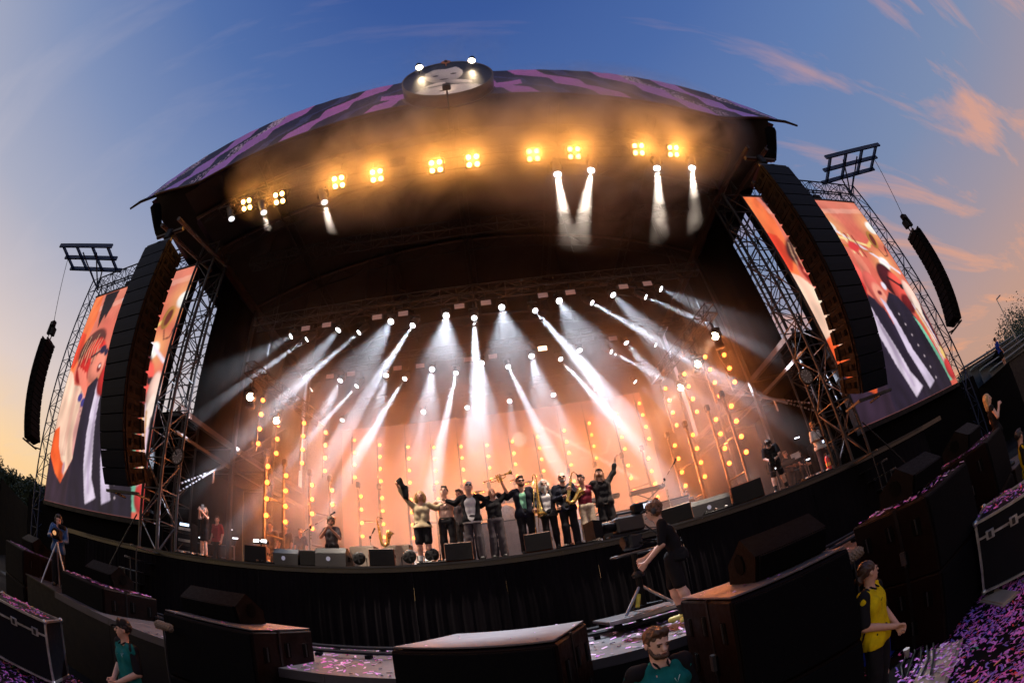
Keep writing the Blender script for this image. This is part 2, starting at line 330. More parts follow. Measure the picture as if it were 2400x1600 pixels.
for s, nm in ((-1, 'left'), (1, 'right')):
    w = thing('wing_canopy', 'flat black canopy roofing the %s stage wing' % nm, 'canopy', group='stage wing canopies')
    MB().box((s*11.2, 12.0, 8.6), (s*15.5, 22.6, 8.68)).build('canopy_sheet', DRAPE, w)
    for Y in (12.0, 15.5, 19, 22.5): MB().obox((s*13.3, Y, 8.52), (4.2, .1, .12)).build('rafter', DSTEEL, w)
    tag(MB().box((s*11.6, 11.75, 0), (s*24, 11.8, 4.2)).build('black_scrim', DRAPE), 'black cloth under the %s side screen' % nm, 'scrim', 'cloths under the side screens')
    b = thing('perimeter_hoarding', 'long dark hoarding running away beyond the %s screen' % nm, 'fence', group='dark hoardings beside the field')
    A, B = Vector((s*29.5, 11.7, 0)), Vector((s*56, 29, 0)); d = (B-A).normalized()
    for i in range(8):
        p, q = A+(B-A)*i/8, A+(B-A)*(i+1)/8-d*.03
        MB().add([p, q, q+Vector((0, 0, 4.85)), p+Vector((0, 0, 4.85)), p+Vector((0, .08, 0)), q+Vector((0, .08, 0)), q+Vector((0, .08, 4.85)), p+Vector((0, .08, 4.85))], [(0,1,2,3),(4,5,6,7),(0,1,5,4),(1,2,6,5),(2,3,7,6),(3,0,4,7)]).build('hoarding_panel', DRAPE, b)
# ------------------------------------------------------------------ lattice towers
def tower(label, x, y, w, z0, z1, bays, m, grp, rc=.045, rb=.02):
    t = thing('lattice_tower', label, 'tower', (x, y, 0), 0, grp)
    truss(t, (0, 0, z0), (0, 0, z1), w, bays, up=(0, 1, 0), rc=rc, rb=rb, m=m, names=('leg', 'bracing')); return t
for s, nm in ((-1, 'left'), (1, 'right')):
    tower('steel lattice tower at the %s front corner of the stage' % nm, s*10.6, 10.5, .9, 0, 15.2, 15, mat('tower_steel', (.022, .020, .024), .5, .3), 'front stage towers', .055, .024)
    tower('wide lattice tower beside the inner edge of the %s screen' % nm, s*12.05, 12.7, 1.05, 0, 15.6, 15, DSTEEL, 'roof towers', .05, .022)
    o = tower('lattice mast at the outer edge of the %s screen' % nm, s*22.3, 11.9, .85, 0, 17.4, 19, mat('mast_steel', (.016, .03, .075), .5, .5), 'outer screen masts', .045, .02)
    t = thing('header_truss', 'lattice truss over the top of the %s screen' % nm, 'truss', group='screen header trusses')
    truss(t, (s*12.4, 11.9, 17.0), (s*22.0, 11.9, 17.0), .8, 14, m=MATS['mast_steel'], rc=.045, rb=.02)
    for x in (15.6, 17.0, 18.2): 
        MB().tube((s*x, 11.8, 16.6), (s*(x-.25), 11.6, 15.95), .05).build('bracket', MATS['mast_steel'], t)
        MB().obox((s*x, 11.62, 16.1), (.55, .3, .35), bev=.06).build('hoist', BLK, t)
    # horizontal frame on the mast, overhanging outward, carries the side hang
    f = thing('mast_top_frame', 'flat steel ladder frame on top of the %s mast' % nm, 'frame', group='frames on the outer masts')
    P = [Vector((s*21.6, 11.5, 17.75)), Vector((s*24.3, 10.1, 17.75)), Vector((s*23.6, 8.7, 17.75)), Vector((s*20.2, 10.2, 17.75))]
    e1 = Vector((s*.93, -.36, 0)).normalized(); e2 = Vector((-s*.36, -.93, 0)).normalized(); O = Vector((s*20.4, 11.7, 17.75))
    for k in (0, 1.0, 2.0): MB().obox(O+e2*k+e1*2.05, (4.7, .10, .26), Matrix.Rotation(math.atan2(e1.y, e1.x), 3, 'Z')).build('rail', MATS['mast_steel'], f)
    for k in (.1, 1.4, 2.8, 4.1): MB().obox(O+e1*k+e2*1.0, (.12, 2.0, .18), Matrix.Rotation(math.atan2(e1.y, e1.x), 3, 'Z')).build('rung', MATS['mast_steel'], f)
    for k, j in ((1.2, .2), (2.4, .2), (1.2, 1.5), (2.4, 1.5)): MB().tube(O+e1*k+e2*j+Vector((0, 0, -.05)), Vector((s*22.3, 11.9, 16.9)), .05).build('strut', MATS['mast_steel'], f)
    cab_top = Vector((s*22.75, 9.9, 12.75)); far = O+e1*4.1+e2*1.0
    c = MB().tube(far, cab_top+Vector((0, 0, .6)), .02, n=5).build('hanging_cable', DSTEEL); tag(c, 'thin steel cable holding up the %s outer speaker hang' % nm, 'cable', 'outer hang cables')
    h = thing('chain_hoist', 'chain hoist motor above the %s outer speaker hang' % nm, 'hoist', cab_top, group='chain hoists')
    MB().obox((0, 0, .45), (.5, .28, .34), bev=.05).obox((s*.2, 0, .1), (.22, .22, .55), bev=.04).build('hoist_body', BLK, h); MB().tube((0, 0, -.5), (0, 0, .3), .025).build('hoist_chain', DSTEEL, h)
    # clock on the front tower
    ck = thing('round_clock', 'round white numeral clock fixed to the %s stage tower' % nm, 'clock', (s*10.1, 10.72, 6.35), 0, 'stage clocks')
    mt_ = Matrix.Translation((0, 0, 0)) @ Matrix.Rotation(R(90), 4, 'X')
    MB().lathe([(.27, 0), (.3, 0), (.3, .05), (.27, .06), (.27, .02)], 24, mt_, False).build('clock_rim', BLK, ck)
    MB().lathe([(.265, 0), (.265, .035)], 24, mt_).build('dial', mat('clock_dial', (.22, .17, .15), .5), ck)
    for i in range(12): a = i*math.pi/6; MB().obox((math.sin(a)*.2, -.045, math.cos(a)*.2), (.03, .008, .06), Matrix.Rotation(a, 3, 'Y')).build('hour_mark', mat('clock_white', (.6, .55, .5)), ck)
    MB().obox((.05, -.055, .05), (.02, .008, .17), Matrix.Rotation(R(50), 3, 'Y')).build('hand', MATS['clock_white'], ck); MB().obox((-.06, -.06, .02), (.02, .008, .14), Matrix.Rotation(R(-75), 3, 'Y')).build('hand', MATS['clock_white'], ck)
    # tensioned stay with chain and turnbuckle from tower foot to the wing beam
    for q, (p0, p1) in enumerate((((s*10.1, 10.9, 5.2), (s*7.9, 14.6, 8.9)), ((s*10.1, 10.95, 5.5), (s*8.6, 15.5, 8.6)))):
        p0, p1 = Vector(p0), Vector(p1); d = p1-p0
        y_ = thing('guy_wire', '%s steel stay with chain and turnbuckle at the %s tower' % (('brighter', 'thinner')[q], nm), 'stay', group='stage stays')
        MB().tube(p0+d*.45, p1, .022 if q == 0 else .012, n=5).build('wire', STEEL, y_); MB().tube(p0+d*.2, p0+d*.38, .045, n=6).build('turnbuckle', STEEL, y_)
        ch = MB()
        for i in range(16):
            c = p0+d*(.02+.42*i/16); ch.obox(c, (.05, .09, .05) if i % 2 else (.09, .05, .05), d.to_track_quat('X', 'Z').to_matrix())
        for i in range(6): ch.obox(p0+d*.3+Vector((0, 0, -.06-i*.07)), (.03, .05, .06))
        ch.build('chain', STEEL, y_)
# ------------------------------------------------------------------ line arrays
def cabinet(w, h, d):
    tp = h*.58
    prof = [(0, -h/2+.008), (0, h/2-.008), (d*.35, h/2-.008), (d, tp/2+.04), (d, -tp/2-.04), (d*.35, -h/2+.008)]
    body = MB().prism(prof, -w/2, w/2, lambda u, v, e: (e, u, v))
    for sx in (-1, 1):
        body.obox((sx*(w/2+.012), .12, 0), (.03, .05, h*.98)).obox((sx*(w/2+.012), d*.82, 0), (.03, .05, tp*1.5))
    bo = body.build('cabinet_shell', mat('array_shell', (.005, .003, .0027), .7, var=.3, scale=10, bump=.1, spec=.06), None)
    gr = MB().prism([(0, -h/2+.012), (-.016, -h/2+.02), (-.02, 0), (-.016, h/2-.02), (0, h/2-.012)], -w/2+.02, w/2-.02, lambda u, v, e: (e, u-.002, v)).build('grille', mat('array_grille', (.0035, .0055, .012), .6, 0, var=.3, scale=40, bump=.2, spec=.12), None)
    out = [bo, gr]
    for sx in (-1, 1):
        out.append(MB().obox((sx*(w/2+.004), d*.3, 0), (.012, .15, .18)).build('handle_recess', mat('recess', (.002, .002, .002), .9, spec=.05), None)); out.append(MB().obox((sx*(w/2+.004), d*.62, 0), (.014, .24, tp*.6)).build('side_port', mat('recess', (0, 0, 0)), None))
        out.append(MB().tube((sx*(w/2+.02), d*.3, -.08), (sx*(w/2+.02), d*.3, .08), .014).build('handle', mat('array_shell', (0, 0, 0)), None))
    return out
def line_array(label, x, ytop, ztop_, n, w, h, d, ang, yawd, grp):
    r = thing('line_array', label, 'loudspeaker', (x, ytop, 0), R(yawd), grp); protos = cabinet(w, h, d)
    y, z = 0, ztop_
    for i in range(n):
        a = R(ang(i/(n-1))); c, s_ = math.cos(a), math.sin(a)
        my, mz = y+s_*h/2, z-c*h/2
        bo = protos[0].copy(); COL.objects.link(bo); bo.name = 'cabinet'; bo.parent = r; bo.location = (0, my, mz); bo.rotation_euler = (a, 0, 0)
        for p in protos[1:]:
            q = p.copy(); COL.objects.link(q); q.parent = bo
        y, z = y+s_*h, z-c*h
    for p in protos: bpy.data.objects.remove(p)
    MB().box((-w/2, .05, ztop_+.02), (w/2, .13, ztop_+.14)).box((-w/2, d-.1, ztop_+.02), (w/2, d, ztop_+.14)).box((-.1, .05, ztop_+.06), (.1, d, ztop_+.16)).build('top_frame', DSTEEL, r)
    MB().tube((0, .4, ztop_+.1), (0, .4, ztop_+1.1), .04).build('hoist_chain', DSTEEL, r); MB().obox((0, .4, ztop_+.75), (.3, .3, .5), bev=.05).build('hoist', BLK, r)
    MB().box((-w/2-.1, y+.15, z-.16), (w/2+.3, y+.23, z-.08)).box((-w/2, y+.2, z-.12), (-w/2+.06, y+d, z-.06)).box((w/2-.06, y+.2, z-.12), (w/2, y+d, z-.06)).build('bottom_frame', DSTEEL, r)
    return r
for s, nm in ((-1, 'left'), (1, 'right')):
    line_array('long black main line array hanging at the %s of the stage' % nm, s*10.55, 7.2, 12.5, 16, 1.3, .505, .95, lambda t: 24*t**1.8, -s*0, 'main line arrays')
    line_array('slim curved outer speaker hang outside the %s screen' % nm, s*23.0, 9.9, 12.05, 16, .95, .345, .6, lambda t: 1+22*t**1.4, s*68, 'outer line arrays')
# ------------------------------------------------------------------ screens: picture as colour attribute on a fine grid
class Pic:
    def __init__(s, nu, nv, base):
        s.nu, s.nv = nu, nv; s.U, s.V = np.meshgrid(np.linspace(0, 1, nu), np.linspace(0, 1, nv)); s.C = np.zeros((nv, nu, 3)); s.C[:] = lin(*base)
    def _put(s, m, c, a=1.0):
        m = (np.clip(m, 0, 1)*a)[..., None]; c = np.array(lin(*c)) if not isinstance(c, np.ndarray) else c; s.C = s.C*(1-m)+c*m; return s
    def poly(s, pts, c, a=1.0, fold=True):
        m = np.zeros(s.U.shape, bool); n = len(pts)
        for i in range(n):
            (x0, y0), (x1, y1) = pts[i], pts[(i+1) % n]
            if y0 == y1: continue
            cr = ((s.V >= min(y0, y1)) & (s.V < max(y0, y1))); xx = x0+(s.V-y0)/(y1-y0)*(x1-x0); m ^= cr & (s.U < xx)
        if fold and a > .7:
            sd = int(abs(pts[0][0]*977+pts[1][1]*613))+3; th = (sd % 7-3)*.12; x_ = s.U*math.cos(th)+s.V*math.sin(th); f = 1+.20*np.sin(x_*70+3*np.sin(s.V*9+sd))*np.sin(s.V*11+sd)+.14*np.sin(x_*31+sd+2*np.sin(s.V*5))-.10*np.cos(s.V*23+x_*17)
            c = np.clip(np.array(lin(*c))*f[..., None], 0, 1)
        return s._put(m.astype(float), c, a)
    def ell(s, cx, cy_, rx, ry, c, a=1.0, soft=.05, rot=0):
        du, dv_ = s.U-cx, s.V-cy_; cr, sr = math.cos(rot), math.sin(rot); x, y = du*cr+dv_*sr, -du*sr+dv_*cr
        d = np.sqrt((x/rx)**2+(y/ry)**2)
        if a >= .99 and rx > .03 and soft < .29 and ry > .03:
            nz_ = np.sqrt(np.clip(1-d*d, 0, 1)); f = .42+.55*np.clip(.45*x/rx+.45*y/ry+.77*nz_, 0, 1)+.25*np.clip(x/rx*.9-.45, 0, 1); c = np.clip(np.array(lin(*c))*f[..., None]*1.25, 0, 1)
        return s._put((1-d)/soft+.5, c, a)
    def line(s, p, q, w, c, a=1.0):
        p, q = np.array(p), np.array(q); d = q-p; t = np.clip(((s.U-p[0])*d[0]+(s.V-p[1])*d[1])/(d@d), 0, 1)
        r = np.hypot(s.U-p[0]-t*d[0], (s.V-p[1]-t*d[1])*1.33); return s._put((w-r)/(w*.3)+.5, c, a)
    def curve(s, pts, w, c, a=1.0):
        for i in range(len(pts)-1): s.line(pts[i], pts[i+1], w, c, a)
        return s
def noise2(U, V, seed, f=6):
    rg = np.random.default_rng(seed); o = np.zeros_like(U)
    for k in range(5):
        fx, fy, p = rg.normal()*f*(1+k*.5), rg.normal()*f*(1+k*.5), rg.random()*6; o += np.sin(U*fx+V*fy+p)/(1+k*.5)
    return o/2.5
def show(nu, nv):
    P = Pic(nu, nv, (226, 112, 92)); U, V = P.U, P.V
    P._put(np.clip(U*1.3-.2, 0, 1)*.8, (206, 78, 66)); P._put(np.clip((V-.82)*5, 0, 1)*.5, (238, 150, 128)); P._put(np.clip(.5+noise2(U, V, 3, 5), 0, 1)*.18, (250, 170, 130))
    P.poly([(0, .925), (1, .955), (1, .925), (0, .895)], (244, 176, 156), .6)
    for x, y, r in ((.55, .83, .05), (.985, .83, .055), (.86, .615, .05), (.42, .50, .035)): P.ell(x, y, r*2.2, r*1.7, (255, 190, 120), .55, .9); P.ell(x, y, r*.95, r*.72, (255, 250, 240), 1, .3)
    P.line((.38, .93), (.97, .56), .010, (240, 225, 235))
    # raised arm at the left edge and dark cloth
    P.poly([(0, 1), (.10, 1), (.13, .86), (.10, .70), (.06, .56), (0, .52)], (255, 120, 66)); P.poly([(.0, .8), (.07, .78), (.10, .68), (.03, .60), (0, .62)], (226, 50, 30), .8)
    P.poly([(.13, 1), (.29, 1), (.27, .9), (.24, .84), (.22, .87), (.19, .80), (.16, .86)], (24, 14, 22))
    # cream shirt, orange side, dark trousers
    P.poly([(0, .30), (0, .60), (.06, .58), (.12, .52), (.26, .50), (.34, .46), (.36, .30), (.30, .19), (.22, .12), (.12, .18)], (240, 196, 170))
    P.poly([(.16, .5), (.2, .5), (.2, .2), (.15, .2)], (214, 152, 136), .5); P.poly([(.27, .48), (.34, .46), (.35, .24), (.29, .2), (.25, .3)], (226, 150, 150), .8)
    P.poly([(0, .31), (.06, .33), (.10, .24), (.16, .18), (.22, .16), (.20, .08), (.10, .12), (0, .2)], (255, 98, 42))
    P.poly([(0, .20), (.10, .125), (.19, .085), (.23, .12), (.3, .19), (.4, .2), (.46, 0), (0, 0)], (46, 30, 48)); P.ell(.205, .15, .016, .025, (190, 150, 160), .9, .3)
    # first man: hair, red face, glasses
    P.ell(.20, .70, .14, .085, (92, 44, 38), 1, .15, .3); P.ell(.26, .64, .13, .10, (222, 44, 34), 1, .12); P.ell(.33, .60, .085, .085, (246, 142, 118), 1, .15); P.ell(.17, .60, .08, .08, (196, 30, 24), 1, .2)
    for k in range(14): x = .12+k*.016; P.curve([(x, .74+.02*math.sin(k)), (x-.02+.01*math.sin(k*3), .69), (x-.03, .63+.02*math.sin(k*5))], .004, ((220, 168, 130), (60, 26, 26))[k % 2], .8)
    P.line((.24, .645), (.36, .675), .008, (30, 14, 30)); P.ell(.355, .672, .035, .022, (34, 22, 56), 1, .2); P.ell(.40, .655, .02, .018, (34, 22, 56), 1, .2); P.ell(.37, .585, .022, .022, (120, 20, 24), 1, .3); P.ell(.372, .592, .012, .008, (250, 220, 210), 1, .3)
    for k in range(4): P.curve([(.12+k*.035, .60-k*.012), (.19+k*.03, .535-k*.015), (.24+k*.022, .50-k*.015)], .014, (244, 130, 108), .95)
    P.ell(.24, .455, .028, .02, (60, 56, 130), 1, .2); P.ell(.29, .43, .028, .02, (60, 56, 130), 1, .2)
    for k in range(10): P.ell(.235+.012*k, .48-.022*k, .005, .004, (120, 60, 70), .9, .4)
    # second man: black jacket, white shirt strip
    P.poly([(.30, .50), (.38, .54), (.46, .50), (.58, .42), (.62, .2), (.60, 0), (.28, 0), (.30, .2)], (32, 24, 44)); P.poly([(.40, .52), (.46, .49), (.48, .34), (.54, .12), (.60, .05), (.50, .02), (.44, .16), (.41, .3)], (216, 200, 220)); P.poly([(.44, .45), (.46, .45), (.5, .2), (.53, .06), (.51, .06), (.47, .2)], (176, 156, 184), .8)
    P.ell(.49, .57, .075, .085, (232, 96, 84), 1, .15); P.ell(.46, .52, .06, .07, (196, 34, 32), 1, .2)
    # bald man and raised arm to the trumpet
    P.poly([(.56, .44), (.62, .48), (.66, .60), (.64, .71), (.60, .71), (.58, .6), (.53, .5)], (238, 134, 110)); P.ell(.60, .49, .065, .095, (214, 96, 84), 1, .15); P.ell(.62, .46, .05, .06, (240, 150, 126), 1, .3); P.ell(.625, .47, .02, .012, (120, 26, 34), 1, .3)
    P.line((.48, .79), (.82, .715), .009, (250, 220, 150)); P.line((.56, .725), (.80, .68), .008, (200, 120, 60)); P.curve([(.80, .715), (.86, .74), (.90, .77)], .012, (240, 196, 110)); P.ell(.90, .755, .04, .055, (200, 140, 60), 1, .1, -.4); P.ell(.905, .755, .024, .04, (110, 40, 26), 1, .2, -.4)
    for k in range(4): P.line((.61+k*.03, .80-k*.008), (.62+k*.03, .68-k*.008), .006, ((250, 220, 160), (150, 60, 40))[k % 2])
    P.ell(.65, .715, .05, .03, (222, 60, 60), 1, .3); P.curve([(.90, .70), (.92, .655), (.96, .66), (.98, .70)], .004, (70, 20, 26)); P.poly([(.965, .69), (.985, .72), (.995, .71), (.975, .68)], (40, 10, 20))
    # third man with dark hair, glasses and beard, black jacket
    P.ell(.80, .53, .085, .09, (74, 14, 22), 1, .12, .2); P.ell(.85, .47, .07, .10, (232, 84, 72), 1, .15, -.2); P.ell(.86, .40, .055, .05, (110, 22, 26), 1, .25); P.line((.80, .54), (.92, .475), .010, (26, 12, 20)); P.ell(.90, .487, .025, .016, (20, 10, 22), 1, .2)
    P.poly([(.63, .42), (.72, .47), (.79, .44), (.86, .33), (.90, .2), (.92, 0), (.60, 0), (.62, .2)], (30, 24, 40)); P.poly([(.60, .45), (.63, .42), (.66, .2), (.74, .05), (.66, .03), (.60, .2)], (206, 190, 214)); P.ell(.705, .50, .02, .02, (235, 225, 240), 1, .3); P.poly([(.84, .34), (.875, .30), (.93, .12), (.95, .02), (.92, .02)], (110, 180, 150))
    for k in range(7): P.ell(.70+.012*k, .36-.05*k, .006, .004, (220, 200, 210), 1, .4)
    # white haired man and trombone at the right edge
    P.poly([(.90, .40), (.97, .42), (1, .40), (1, .05), (.95, .04)], (220, 192, 206)); P.ell(.95, .44, .05, .08, (240, 196, 180), 1, .2); P.ell(.955, .37, .035, .06, (250, 226, 210), 1, .3); P.poly([(.965, .34), (1, .40), (1, .1), (.985, .1)], (40, 26, 46))
    P.line((.90, .36), (.975, .06), .006, (232, 180, 90)); P.line((.925, .37), (.992, .08), .006, (200, 140, 70)); P.ell(.97, .07, .045, .05, (206, 56, 58), 1, .25); P.ell(.975, .15, .014, .03, (250, 210, 120), 1, .3)
    return P.C
def led(name, label, x0, x1, y, z0, z1, C, strength, grp=None, inset=.12):
    t = thing(name, label, 'screen', ((x0+x1)/2, y, z0), 0, grp); nv, nu, _ = C.shape; w, h = x1-x0, z1-z0
    m = MB().grid(nu, nv, lambda u, v: ((u-.5)*w, 0, v*h)); me = m.mesh('picture'); a = me.color_attributes.new('picture', 'FLOAT_COLOR', 'POINT')
    d = np.ones((nu*nv, 4)); d[:, :3] = C.reshape(-1, 3); a.data.foreach_set('color', d.ravel()); link('picture', me, screen_mat('led_picture', strength), t)
    MB().box((-w/2-.05, .01, -.05), (w/2+.05, .32, h+.06)).build('screen_cabinet', BLK, t)
    MB().box((-w/2-.06, -.05, h+.005), (w/2+.06, .3, h+.09)).build('top_bumper', DSTEEL, t)
    MB().box((-w/2-.06, -.04, -.2), (w/2+.06, .3, -.055)).build('bottom_bumper', BLK, t); return t
def soften(C, seed):
    for _ in range(1):
        C = (C+np.roll(C, 1, 0)+np.roll(C, -1, 0)+np.roll(C, 1, 1)+np.roll(C, -1, 1))/5
    v, u = np.mgrid[0:C.shape[0], 0:C.shape[1]]; u = u/C.shape[1]; v = v/C.shape[0]
    f = 1+.22*noise2(u, v, seed, 40)*noise2(u, v, seed+1, 12)+.16*noise2(u, v, seed+2, 22)
    return np.clip(C*f[..., None], 0, 1)
PIC = soften(show(190, 254), 5)
led('led_screen', 'tall video wall left of the stage showing the musicians', -21.3, -12.56, 11.5, 4.23, 15.8, PIC, 1.0, 'side video walls')
led('led_screen', 'tall video wall right of the stage showing the musicians', 12.56, 21.3, 11.5, 4.23, 15.8, PIC, 1.0, 'side video walls')
def back_picture():
    P = Pic(220, 90, (222, 146, 112)); U, V = P.U, P.V
    P._put(np.clip(noise2(U, V, 11, 7)*.6+.4, 0, 1)*.5, (240, 150, 90)); P._put(np.exp(-((U-.55)/.25)**2-((V-.45)/.4)**2)*.8, (255, 150, 70)); P._put(np.clip(.24-U, 0, .24)*3.4, (188, 150, 136))
    P.poly([(.30, .2), (.38, .9), (.44, 1), (.47, .8), (.5, .3), (.46, 0), (.3, 0)], (250, 176, 120), .25); P.poly([(.40, .98), (.47, 1), (.46, .82), (.44, .74), (.42, .86)], (170, 90, 70), .4); P.poly([(.62, .5), (.7, .62), (.8, .55), (.85, 0), (.6, 0)], (200, 90, 50), .25)
    P._put(np.clip((V-.72)*3.2, 0, .75), (140, 100, 104)); P._put(np.clip((np.abs(U-.5)-.3)*3, 0, .6), (196, 92, 56)); P.line((.62, .72), (.86, .70), .006, (255, 214, 180), .6); P.curve([(.64, .72), (.66, .62), (.74, .60), (.84, .62), (.86, .70)], .005, (255, 214, 180), .5); P.ell(.88, .70, .03, .1, (255, 210, 170), .35, .4); P.line((.66, .86), (.92, .40), .008, (255, 226, 206), .8)  # top rows fade dull, painting haze over the wall's hard top edge
    for x, y in ((.58, .80), (.24, .06), (.24, .40)): P.ell(x, y, .022, .05, (255, 240, 220), .7, .3)
    return P.C
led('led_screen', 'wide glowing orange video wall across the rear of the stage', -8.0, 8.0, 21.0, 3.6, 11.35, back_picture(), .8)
# ================================================================== LIGHTING RIG
WHT = (.76, .85, 1.0); AMB = (1.0, .37, .055); BULB = (1.0, .25, .055)
LENS = mat('lit_lens', (1, 1, 1), .3, var=0, emit=(.92, .95, 1.0), estr=9)
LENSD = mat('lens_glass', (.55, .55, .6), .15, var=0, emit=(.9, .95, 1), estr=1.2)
BLENS = mat('blinder_lens', (1, .8, .5), .3, var=0, emit=(1.0, .60, .18), estr=14)
BGLOW = mat('bulb_glow', (.02, .01, .005), .3, var=0, emit=(1.0, .175, .025), estr=7.5)
def aimq(d): return Vector(d).to_track_quat('-Z', 'Y')
def hang(parent, h): MB().tube((0, 0, .16), (0, 0, .16+h), .03).obox((0, 0, .16), (.36, .26, .12), bev=.03).build('base', BLK, parent)
def beam_light(label, loc, aim, energy, spot, grp, hgt=.3):
    t = thing('beam_light', label, 'stage light', loc, group=grp); hang(t, hgt)
    MB().box((-.19, -.04, -.06), (-.15, .04, .14)).box((.15, -.04, -.06), (.19, .04, .14)).box((-.19, -.04, .10), (.19, .04, .14)).build('yoke', BLK, t)
    hd = MB().lathe([(.06, .2), (.13, .18), (.14, -.05), (.12, -.2), (.105, -.26)], 14).build('head', PANEL, t, True); hd.rotation_mode = 'QUATERNION'; hd.rotation_quaternion = aimq(aim)
    MB().lathe([(.098, -.262), (.098, -.275)], 14).build('lens', LENS, hd)
    light('SPOT', hd, (0, 0, -.30), energy, WHT, .06, spot, .3); return t
def wash_light(label, loc, aim, energy, spot, grp, col=WHT, hgt=.3, r=.125, lens=None):
    t = thing('wash_light', label, 'stage light', loc, group=grp); hang(t, hgt)
    MB().box((-.2, -.04, -.06), (-.165, .04, .14)).box((.165, -.04, -.06), (.2, .04, .14)).box((-.19, -.04, .10), (.19, .04, .14)).build('yoke', BLK, t)
    hd = MB().lathe([(.05, .16), (.13, .12), (r+.01, -.08), (r+.01, -.12)], 18).build('head', PANEL, t, True); hd.rotation_mode = 'QUATERNION'; hd.rotation_quaternion = aimq(aim)
    m = MB()
    for k in range(9):
        a = k*2*math.pi/8; q = 0 if k == 8 else r*.68; m.lathe([(r*.26, -.122), (r*.24, -.135)], 8, Matrix.Translation((q*math.cos(a), q*math.sin(a), 0)))
    m.build('lens_cluster', lens or LENS, hd)['kind'] = 'stuff'
    light('SPOT', hd, (0, 0, -.17), energy, col, .10, spot, .5); return t
def rig(label, y, z, x0=-9.2, x1=9.2, w=.42, bays=30, grp='overhead lighting trusses', m=None):
    t = thing('lighting_truss', label, 'truss', group=grp); truss(t, (x0, y, z), (x1, y, z), w, bays, m=m or DSTEEL, rc=.026, rb=.013)
    for x in np.linspace(x0+.8, x1-.8, 5): MB().tube((x, y, z+w/2), (x, y, zin(x)-.05), .014, n=5).build('hoist_chain', DSTEEL, t)
    return t
YF = 8.6
rig('front lighting truss with warm blinder lights under the roof edge', YF+.3, 15.75, -9.6, 9.6, .5, 32, m=mat('truss_warm', (.08, .07, .065), .4, .7))
rig('upper white lighting truss over the middle of the stage', 13, 12.85); rig('middle lighting truss over the rear half of the stage', 16, 12.25); rig('rearmost low lighting truss above the video wall', 19.2, 11.95, -8.4, 8.4)
rig('bare dark truss behind the front blinder truss', 11.6, 15.0)
BL = [(566,470),(641,455),(777,418),(865,403),(1001,382),(1086,369),(1225,356),(1319,351),(1467,343),(1547,347)]
for i, (x, y) in enumerate(BL):
    p = atY(x, y, YF); t = thing('blinder_light', '%s glowing four-lamp blinder from the left on the front truss' % ORD[i], 'stage light', p, group='front blinder lights')
    q = Vector((0, -.62, -.78)).to_track_quat('-Z', 'Y').to_matrix().to_4x4()
    bx = MB().obox((0, 0, .09), (.56, .56, .14), bev=.03).build('housing', BLK, t); bx.matrix_local = q
    for a in (-1, 1):
        for b in (-1, 1):
            l = MB().lathe([(.088, -.0), (.085, -.02), (.05, -.045)], 12, Matrix.Translation((a*.135, b*.135, .015))).build('lamp', BLENS, t, True); l.matrix_local = q
    MB().box((-.32, .05, .1), (-.29, .1, .55)).box((.29, .05, .1), (.32, .1, .55)).box((-.32, .05, .5), (.32, .1, .55)).build('bracket', BLK, t)
    light('SPOT', t, (0, -.10, -.13), 520, AMB, .22, 122, .7, aim=(0, -.80, -.60))
FS = [((530,490),0,-4.2),((603,475),0,-2.9),((742,450),0,-1.6),((1278,384),1,2.3),((1360,376),1,.6),((1508,372),1,3.6),((1588,372),1,4.6)]
for i, ((x, y), on, tx) in enumerate(FS):
    p = atY(x, y, YF+.1); aim = Vector((tx, 10.3, 4.0))-p
    t = thing('profile_spot', '%s tapered spotlight from the left hanging under the front truss' % ORD[i], 'stage light', p, group='front truss spotlights'); hang(t, .4)
    MB().box((-.2, -.04, -.1), (-.16, .04, .14)).box((.16, -.04, -.1), (.2, .04, .14)).box((-.19, -.04, .10), (.19, .04, .14)).build('yoke', BLK, t)
    hd = MB().lathe([(.08, .34), (.15, .3), (.15, .0), (.13, -.3), (.15, -.34)], 14).build('head', mat('spot_shell', (.10, .08, .07), .4, .3), t, True); hd.rotation_mode = 'QUATERNION'; hd.rotation_quaternion = aimq(aim)
    MB().lathe([(.13, -.342), (.13, -.35)], 14).build('lens', LENS if on else LENSD, hd)
    light('SPOT', hd, (0, 0, -.38), 20000 if on else 13000, (1, .84, .68), .08, 13, .5)
B1 = [((717,771),(578,868)),((836,754),(690,880)),((954,738),(830,930)),((1089,722),(1094,860)),((1223,706),(1340,840)),((1347,688),(1540,800)),((1469,676),(1735,795))]
W1 = [((674,769),(600,810)),((781,753),(700,850)),((900,735),(840,830)),((1025,722),(1020,800)),((1152,703),(1165,780)),((1283,688),(1330,770)),((1404,673),(1500,770)),((1512,661),(1640,720))]
B2 = [((726,887),(560,1010)),((828,877),(730,985)),((935,861),(850,1000)),((1049,848),(1020,985)),((1163,833),(1245,1000)),((1281,817),(1400,950)),((1392,801),(1560,890)),((1494,786),(1660,865))]
W2 = [((784,869),(740,960)),((888,857),(870,930)),((993,844),(980,960)),((1106,830),(1110,950)),((1220,814),(1250,930)),((1329,800),(1370,890)),((1435,783),(1530,900))]
W3 = [((788,960),(770,1010)),((973,942),(965,1010)),((1073,932),(1075,1010)),((1170,917),(1180,1000)),((1270,903),(1300,990)),((1367,888),(1420,970)),((1455,873),(1560,960))]
